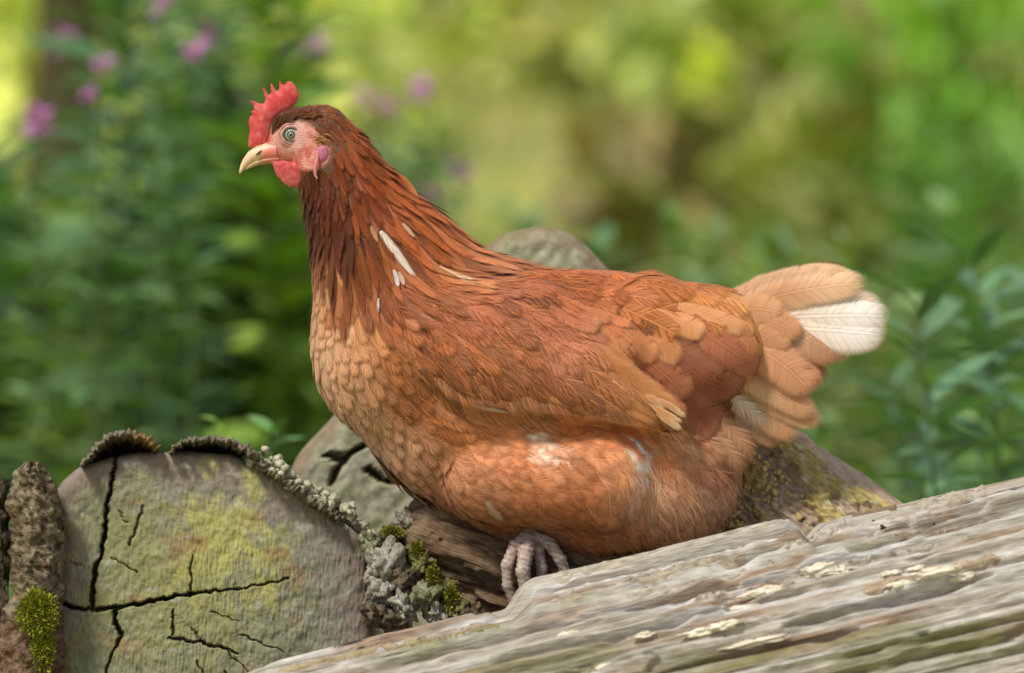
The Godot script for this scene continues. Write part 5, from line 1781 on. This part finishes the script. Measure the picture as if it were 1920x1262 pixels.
# a rounded shrub: limbs and a crown of leaves
func shrub(called: String, label: String, category: String, group: String, base: Vector3, rad: Vector3, leaves: int, size: float, lm: ArrayMesh, col: Color, vary: float) -> void:
	var t := thing(called, base, label, category, group)
	var sb := Buf.new()
	for k in 7:
		var a := k * 0.9 + rng.randf()
		var top := base + Vector3(cos(a) * rad.x * 0.6, rad.y * rng.randf_range(0.9, 1.6), sin(a) * rad.z * 0.6)
		tube(sb, curve_points([base + Vector3(cos(a), 0, sin(a)) * 0.03, base.lerp(top, 0.5) + Vector3(0, 0.05, 0), top], 8), curve_values([0.012, 0.008, 0.003], 8), 6, rgb(96, 78, 56))
	part("trunk", sb, leaf_mat("twig", 0.8), t)
	var xf := []
	var cols := []
	for k in leaves:
		var n := Vector3(rng.randfn(0, 1), rng.randfn(0, 1), rng.randfn(0, 1)).normalized()
		var r := pow(rng.randf(), 0.4)
		# clumps: pull towards a few centres so that gaps stay open
		var p := Vector3(n.x * rad.x, n.y * rad.y + rad.y, n.z * rad.z) * 1.0
		p = Vector3(0, rad.y, 0) + (p - Vector3(0, rad.y, 0)) * r
		p += Vector3(sin(p.y * 9.0 + p.x * 7.0), sin(p.x * 11.0 + p.z * 5.0), sin(p.y * 8.0)) * rad.x * 0.16
		if p.y < 0.02: p.y = 0.02 + rng.randf() * 0.1
		var d := (n + Vector3(rng.randfn(0, 0.6), rng.randfn(-0.1, 0.5), rng.randfn(0, 0.6))).normalized()
		xf.append(leaf_frame(p, d, size * rng.randf_range(0.6, 1.25), rng.randf_range(-1, 1)))
		cols.append(jitter(col, vary))
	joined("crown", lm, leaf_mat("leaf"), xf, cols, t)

func ground_y(z: float) -> float:       # a meadow that rises behind the pile
	return 0.095 * maxf(0.0, -z - 7.0) * sstep(-7.0, -14.0, z)

func build_ground() -> void:
	var b := Buf.new()
	var pts := PackedVector3Array()
	var cs := PackedColorArray()
	var n1 := noise(0.5, 201, 4)
	var n2 := noise(1.6, 202, 3)
	var n3 := noise(1.1, 204, 3)
	var rows := 260
	var cols := 200
	for r in rows:
		var z := 6.0 - pow(float(r) / (rows - 1), 2.0) * 130.0
		for c in cols:
			var f := float(c) / (cols - 1) * 2.0 - 1.0
			var x := signf(f) * pow(absf(f), 2.2) * 70.0
			pts.append(Vector3(x, 0.03 * n1.get_noise_2d(x * 2.0, z * 2.0) + ground_y(z), z))
			var k := rgb(230, 222, 140).lerp(rgb(196, 196, 104), sstep(-0.15, 0.35, n1.get_noise_2d(x * 1.4, z * 0.7)))  # straw tones made extra pale, standing in for sunlight on the meadow
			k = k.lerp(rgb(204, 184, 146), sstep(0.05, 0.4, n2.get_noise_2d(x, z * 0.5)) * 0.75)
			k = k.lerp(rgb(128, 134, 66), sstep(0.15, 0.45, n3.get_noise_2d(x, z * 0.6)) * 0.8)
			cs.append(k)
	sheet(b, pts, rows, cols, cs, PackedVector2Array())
	var gm := vmat("meadow_soil", 0.95, 0.2)
	gm.uv1_triplanar = true
	gm.uv1_world_triplanar = true
	gm.uv1_scale = Vector3.ONE * 1.5
	gm.albedo_texture = noise_tex(0.03, 203, 0.7, 1.0)
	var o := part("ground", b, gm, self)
	tag(o, "grassy earth ground under the logs and weeds", "ground", "", "structure")

# the base point on the ground of a plant whose middle shows at a pixel
func stand(px: float, z: float) -> Vector3:
	var p := at(px, 600, z)
	return Vector3(p.x, ground_y(z), z)

func build_plants() -> void:
	rng.seed = 500
	var lance := leaf_mesh(0.2, 0.22)
	var broad := leaf_mesh(0.42, 0.2)
	var fine := leaf_mesh(0.12, 0.3)
	var greens := [rgb(106, 140, 66), rgb(102, 132, 86), rgb(132, 154, 100), rgb(82, 114, 72), rgb(128, 154, 64)]
	# --- the bank of green willowherb on the left
	for k in 84:
		var z := -rng.randf_range(1.9, 4.2)
		var px := rng.randf_range(-80, 800)
		if px < 230: z -= 0.4
		var top := rng.randf_range(0.42, 0.62) if px < 230 else rng.randf_range(0.55, 0.86) if px < 560 else rng.randf_range(0.4, 0.62)
		weed("willowherb", "%s %s leaved %s willowherb in the bank left of the hen" % ["tall" if top > 0.68 else ("mid height" if top > 0.56 else "low"), "narrow" if k % 3 else "broad", ["mid green", "grey green", "pale green", "dark green", "yellow green"][k % 5]], "plant", "willowherb bank left of the hen", stand(px, z), top, 64, rng.randf_range(0.09, 0.15), lance if k % 3 else broad, greens[k % 5], 0.45, Vector3(rng.randfn(0, 0.06), 0, rng.randfn(0, 0.05)), false, 0.15)
	# --- pink flowers, each on a stem of its own
	for f in [[72, 232, 30, -1.75], [195, 126, 22, -1.75], [168, 176, 18, -1.75], [362, 106, 28, -1.8], [392, 68, 24, -2.6], [306, 6, 26, -1.8], [120, 84, 24, -3.4], [592, 90, 24, -2.8], [676, 192, 26, -2.8], [726, 204, 26, -2.8], [788, 176, 24, -2.8], [862, 326, 24, -2.6], [812, 366, 20, -2.6], [452, 176, 20, -3.2], [58, 212, 20, -1.75]]:
		var tip := at(f[0], f[1], f[3])
		var base := Vector3(tip.x + rng.randfn(0, 0.02), 0, f[3])
		var t := weed("willowherb_in_flower", "willowherb topped by a %s pink purple flower" % ("large" if f[2] > 25 else ("mid sized" if f[2] > 21 else "small")), "flower", "pink flowering stems behind the hen", base, tip.y - 0.012, 26, 0.07, lance, greens[1], 0.25, Vector3(tip.x - base.x, 0, 0), false, 0.4)
		flower_head(t, tip, f[2] * S * (DIST - f[3]) / DIST * 1.25, rgb(214, 134, 208))
	# --- leaves near us on the right
	for f in [[1790, -0.75, 0.50, 26, 0.125], [1850, -1.0, 0.53, 26, 0.13], [1915, -0.9, 0.50, 24, 0.12], [1720, -1.2, 0.42, 20, 0.11], [1960, -0.85, 0.54, 24, 0.12]]:
		weed("leafy_weed", "grey green leafy weed with long leaves beside the tail of the hen", "plant", "grey green weeds beside the tail", stand(f[0], f[1]), f[2] + 0.02, f[3], f[4], lance, rgb(100, 132, 96), 0.25, Vector3(rng.randfn(0, 0.03), 0, 0), true, 0.45)
	for k in 34:
		var z := -rng.randf_range(2.0, 3.8)
		weed("willowherb", "%s leaved %s willowherb in the weeds behind the tail" % ["narrow" if k % 2 else "broad", ["mid green", "grey green", "pale green", "dark green", "yellow green"][(k * 2) % 5]], "plant", "willowherb behind the tail", stand(rng.randf_range(900, 2000), z), rng.randf_range(0.3, 0.54), 50, rng.randf_range(0.07, 0.1), lance if k % 2 else broad, greens[(k * 2) % 5], 0.3, Vector3(rng.randfn(0, 0.05), 0, 0), false, 0.1)
	# sprig in front of the bank, over the sawn log
	for f in [[395, 802, -0.6, 0.022, [150, 184, 84]], [500, 815, -0.6, 0.034, [110, 148, 92]], [25, 968, -0.02, 0.018, [92, 140, 66]]]:
		var p := at(f[0], f[1], f[2])
		weed("green_sprig", ("bright lime green sprig peeking over the dark bark rim" if f[0] < 450 else "bluish green sprig peeking over the lichened rim") if f[0] > 100 else "tiny green sprig growing between the bark pieces", "plant", "", Vector3(p.x, p.y - 0.06, p.z), 0.065, 5, f[3], broad, rgb(f[4][0], f[4][1], f[4][2]), 0.1, Vector3(0.005, 0, 0), true, 0.75)
	# --- middle distance: olive weeds and dry stalks on the right
	for k in 46:
		var z := -rng.randf_range(3.2, 6.5)
		var px := rng.randf_range(820, 2050)
		var c: Color = [rgb(138, 142, 70), rgb(150, 150, 84), rgb(118, 130, 66), rgb(168, 154, 110), rgb(132, 122, 78), rgb(122, 150, 66)][k % 6]
		if px > 1720: c = [rgb(92, 138, 44), rgb(104, 150, 50), rgb(78, 118, 46)][k % 3]
		weed("dry_weed" if k % 6 in [3, 4] and px <= 1720 else "olive_weed", ("pale straw brown weed standing behind the hen" if k % 6 == 3 else "dull brown weed standing behind the hen") if k % 6 in [3, 4] and px <= 1720 else "%s leaved %s weed standing behind the hen" % ["narrow" if k % 3 else "broad", ["olive", "pale olive", "dull green", "mossy", "mossy", "fresh green"][k % 6] if px <= 1720 else ["fresh green", "bright green", "deep green"][k % 3]], "plant", "dry weeds behind the hen" if k % 6 in [3, 4] and px <= 1720 else "olive weeds behind the hen", stand(px, z), rng.randf_range(0.2, 0.42) + (0.22 if px > 1720 else 0.0), 54, rng.randf_range(0.08, 0.13), lance if k % 3 else broad, c, 0.35, Vector3(rng.randfn(0, 0.08), 0, 0), false, 0.1)
	# --- far shrubs; sunlight on them is put into their pale leaf colours
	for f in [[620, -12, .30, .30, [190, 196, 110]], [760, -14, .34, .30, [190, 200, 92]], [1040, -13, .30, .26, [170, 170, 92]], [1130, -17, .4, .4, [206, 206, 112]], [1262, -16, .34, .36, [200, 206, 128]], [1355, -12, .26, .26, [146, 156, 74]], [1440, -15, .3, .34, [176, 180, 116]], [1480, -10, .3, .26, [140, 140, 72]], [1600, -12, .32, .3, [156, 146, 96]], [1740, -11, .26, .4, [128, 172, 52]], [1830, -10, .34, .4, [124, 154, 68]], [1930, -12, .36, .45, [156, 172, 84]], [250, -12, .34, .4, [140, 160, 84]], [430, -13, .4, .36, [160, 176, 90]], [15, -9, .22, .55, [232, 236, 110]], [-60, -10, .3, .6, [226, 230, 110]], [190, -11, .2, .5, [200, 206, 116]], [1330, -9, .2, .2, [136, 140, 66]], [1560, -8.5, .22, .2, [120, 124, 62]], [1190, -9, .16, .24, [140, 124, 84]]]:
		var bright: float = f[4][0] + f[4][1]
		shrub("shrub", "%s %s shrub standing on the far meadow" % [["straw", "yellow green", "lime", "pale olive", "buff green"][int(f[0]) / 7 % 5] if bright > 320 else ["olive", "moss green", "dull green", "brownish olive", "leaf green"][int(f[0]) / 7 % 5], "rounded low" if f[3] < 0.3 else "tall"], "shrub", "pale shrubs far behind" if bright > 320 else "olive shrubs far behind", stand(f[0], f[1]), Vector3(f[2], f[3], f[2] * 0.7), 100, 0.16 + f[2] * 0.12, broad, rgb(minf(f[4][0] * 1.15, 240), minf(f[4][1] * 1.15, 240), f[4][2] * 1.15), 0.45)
	# --- tree trunks and the hedge at the end of the meadow
	for f in [[112, -5.6, 0.055, [78, 70, 44], "dark tree trunk behind the pink flowers"], [1512, -22.0, 0.14, [140, 120, 98], "brown tree trunk at the far side of the meadow"], [1690, -16.0, 0.13, [156, 136, 120], "pale grey tree trunk at the far side of the meadow"]]:
		var base := stand(f[0], f[1])
		var t := thing("tree", base, f[4], "tree")
		var b := Buf.new()
		tube(b, curve_points([base, base + Vector3(0.02, 1.2, 0), base + Vector3(-0.03, 2.6, 0), base + Vector3(0.05, 4.2, 0)], 24), curve_values([f[2] * 1.15, f[2], f[2] * 0.8, f[2] * 0.4], 24), 16, rgb(f[3][0], f[3][1], f[3][2]))
		part("trunk", b, leaf_mat("twig", 0.8), t)
		var xf := []
		var cols := []
		for k in 300:
			var n := Vector3(rng.randfn(0, 0.7), rng.randfn(0, 0.5), rng.randfn(0, 0.7))
			xf.append(leaf_frame(Vector3(0, 4.2, 0) + n, n + Vector3(0, -0.3, 0), 0.16, rng.randf_range(-1, 1)))
			cols.append(jitter(rgb(110, 140, 56), 0.3))
		joined("crown", broad, leaf_mat("leaf"), xf, cols, t)
	# --- grass of the meadow
	var gx := []
	var gc := []
	for k in 22000:
		var z := -1.0 - pow(rng.randf(), 1.3) * 26.0
		var w := (DIST - z) * 0.115
		var p := Vector3(rng.randf_range(-w, w), ground_y(z) - 0.01, z)
		gx.append(leaf_frame(p, Vector3(rng.randfn(0, 0.35), 1.0, rng.randfn(0, 0.35)), rng.randf_range(0.08, 0.22), rng.randf_range(-1.5, 1.5)))
		gc.append(jitter([rgb(150, 160, 74), rgb(176, 172, 96), rgb(190, 172, 118), rgb(120, 146, 60)][k % 4], 0.25))
	var gh := Node3D.new()
	gh.name = "grass"
	add_child(gh)
	tag(gh, "rough meadow grass covering the ground behind the logs", "grass", "", "stuff")
	multi("blades", leaf_mesh(0.06, 0.2, 4), leaf_mat("leaf"), gx, gc, gh)
	# --- bright leaves catching the eye
	for f in [[1325, 130, -10.5, 0.085, [236, 240, 70]], [1700, 180, -10.0, 0.06, [214, 216, 80]]]:
		var p := at(f[0], f[1], f[2])
		var t := thing("yellow_flower", Vector3(p.x, ground_y(f[2]), p.z), "bright yellow flower head on a tall stalk in the far meadow" if f[0] < 1500 else "dull yellow flower head on a tall stalk in the far meadow", "flower")
		var b := Buf.new()
		tube(b, PackedVector3Array([Vector3(p.x, ground_y(f[2]), p.z), p]), PackedFloat32Array([0.01, 0.006]), 6, rgb(110, 130, 50))
		part("stem", b, leaf_mat("twig", 0.8), t)
		flower_head(t, p, f[3] * 1.2, rgb(f[4][0], f[4][1], f[4][2]))
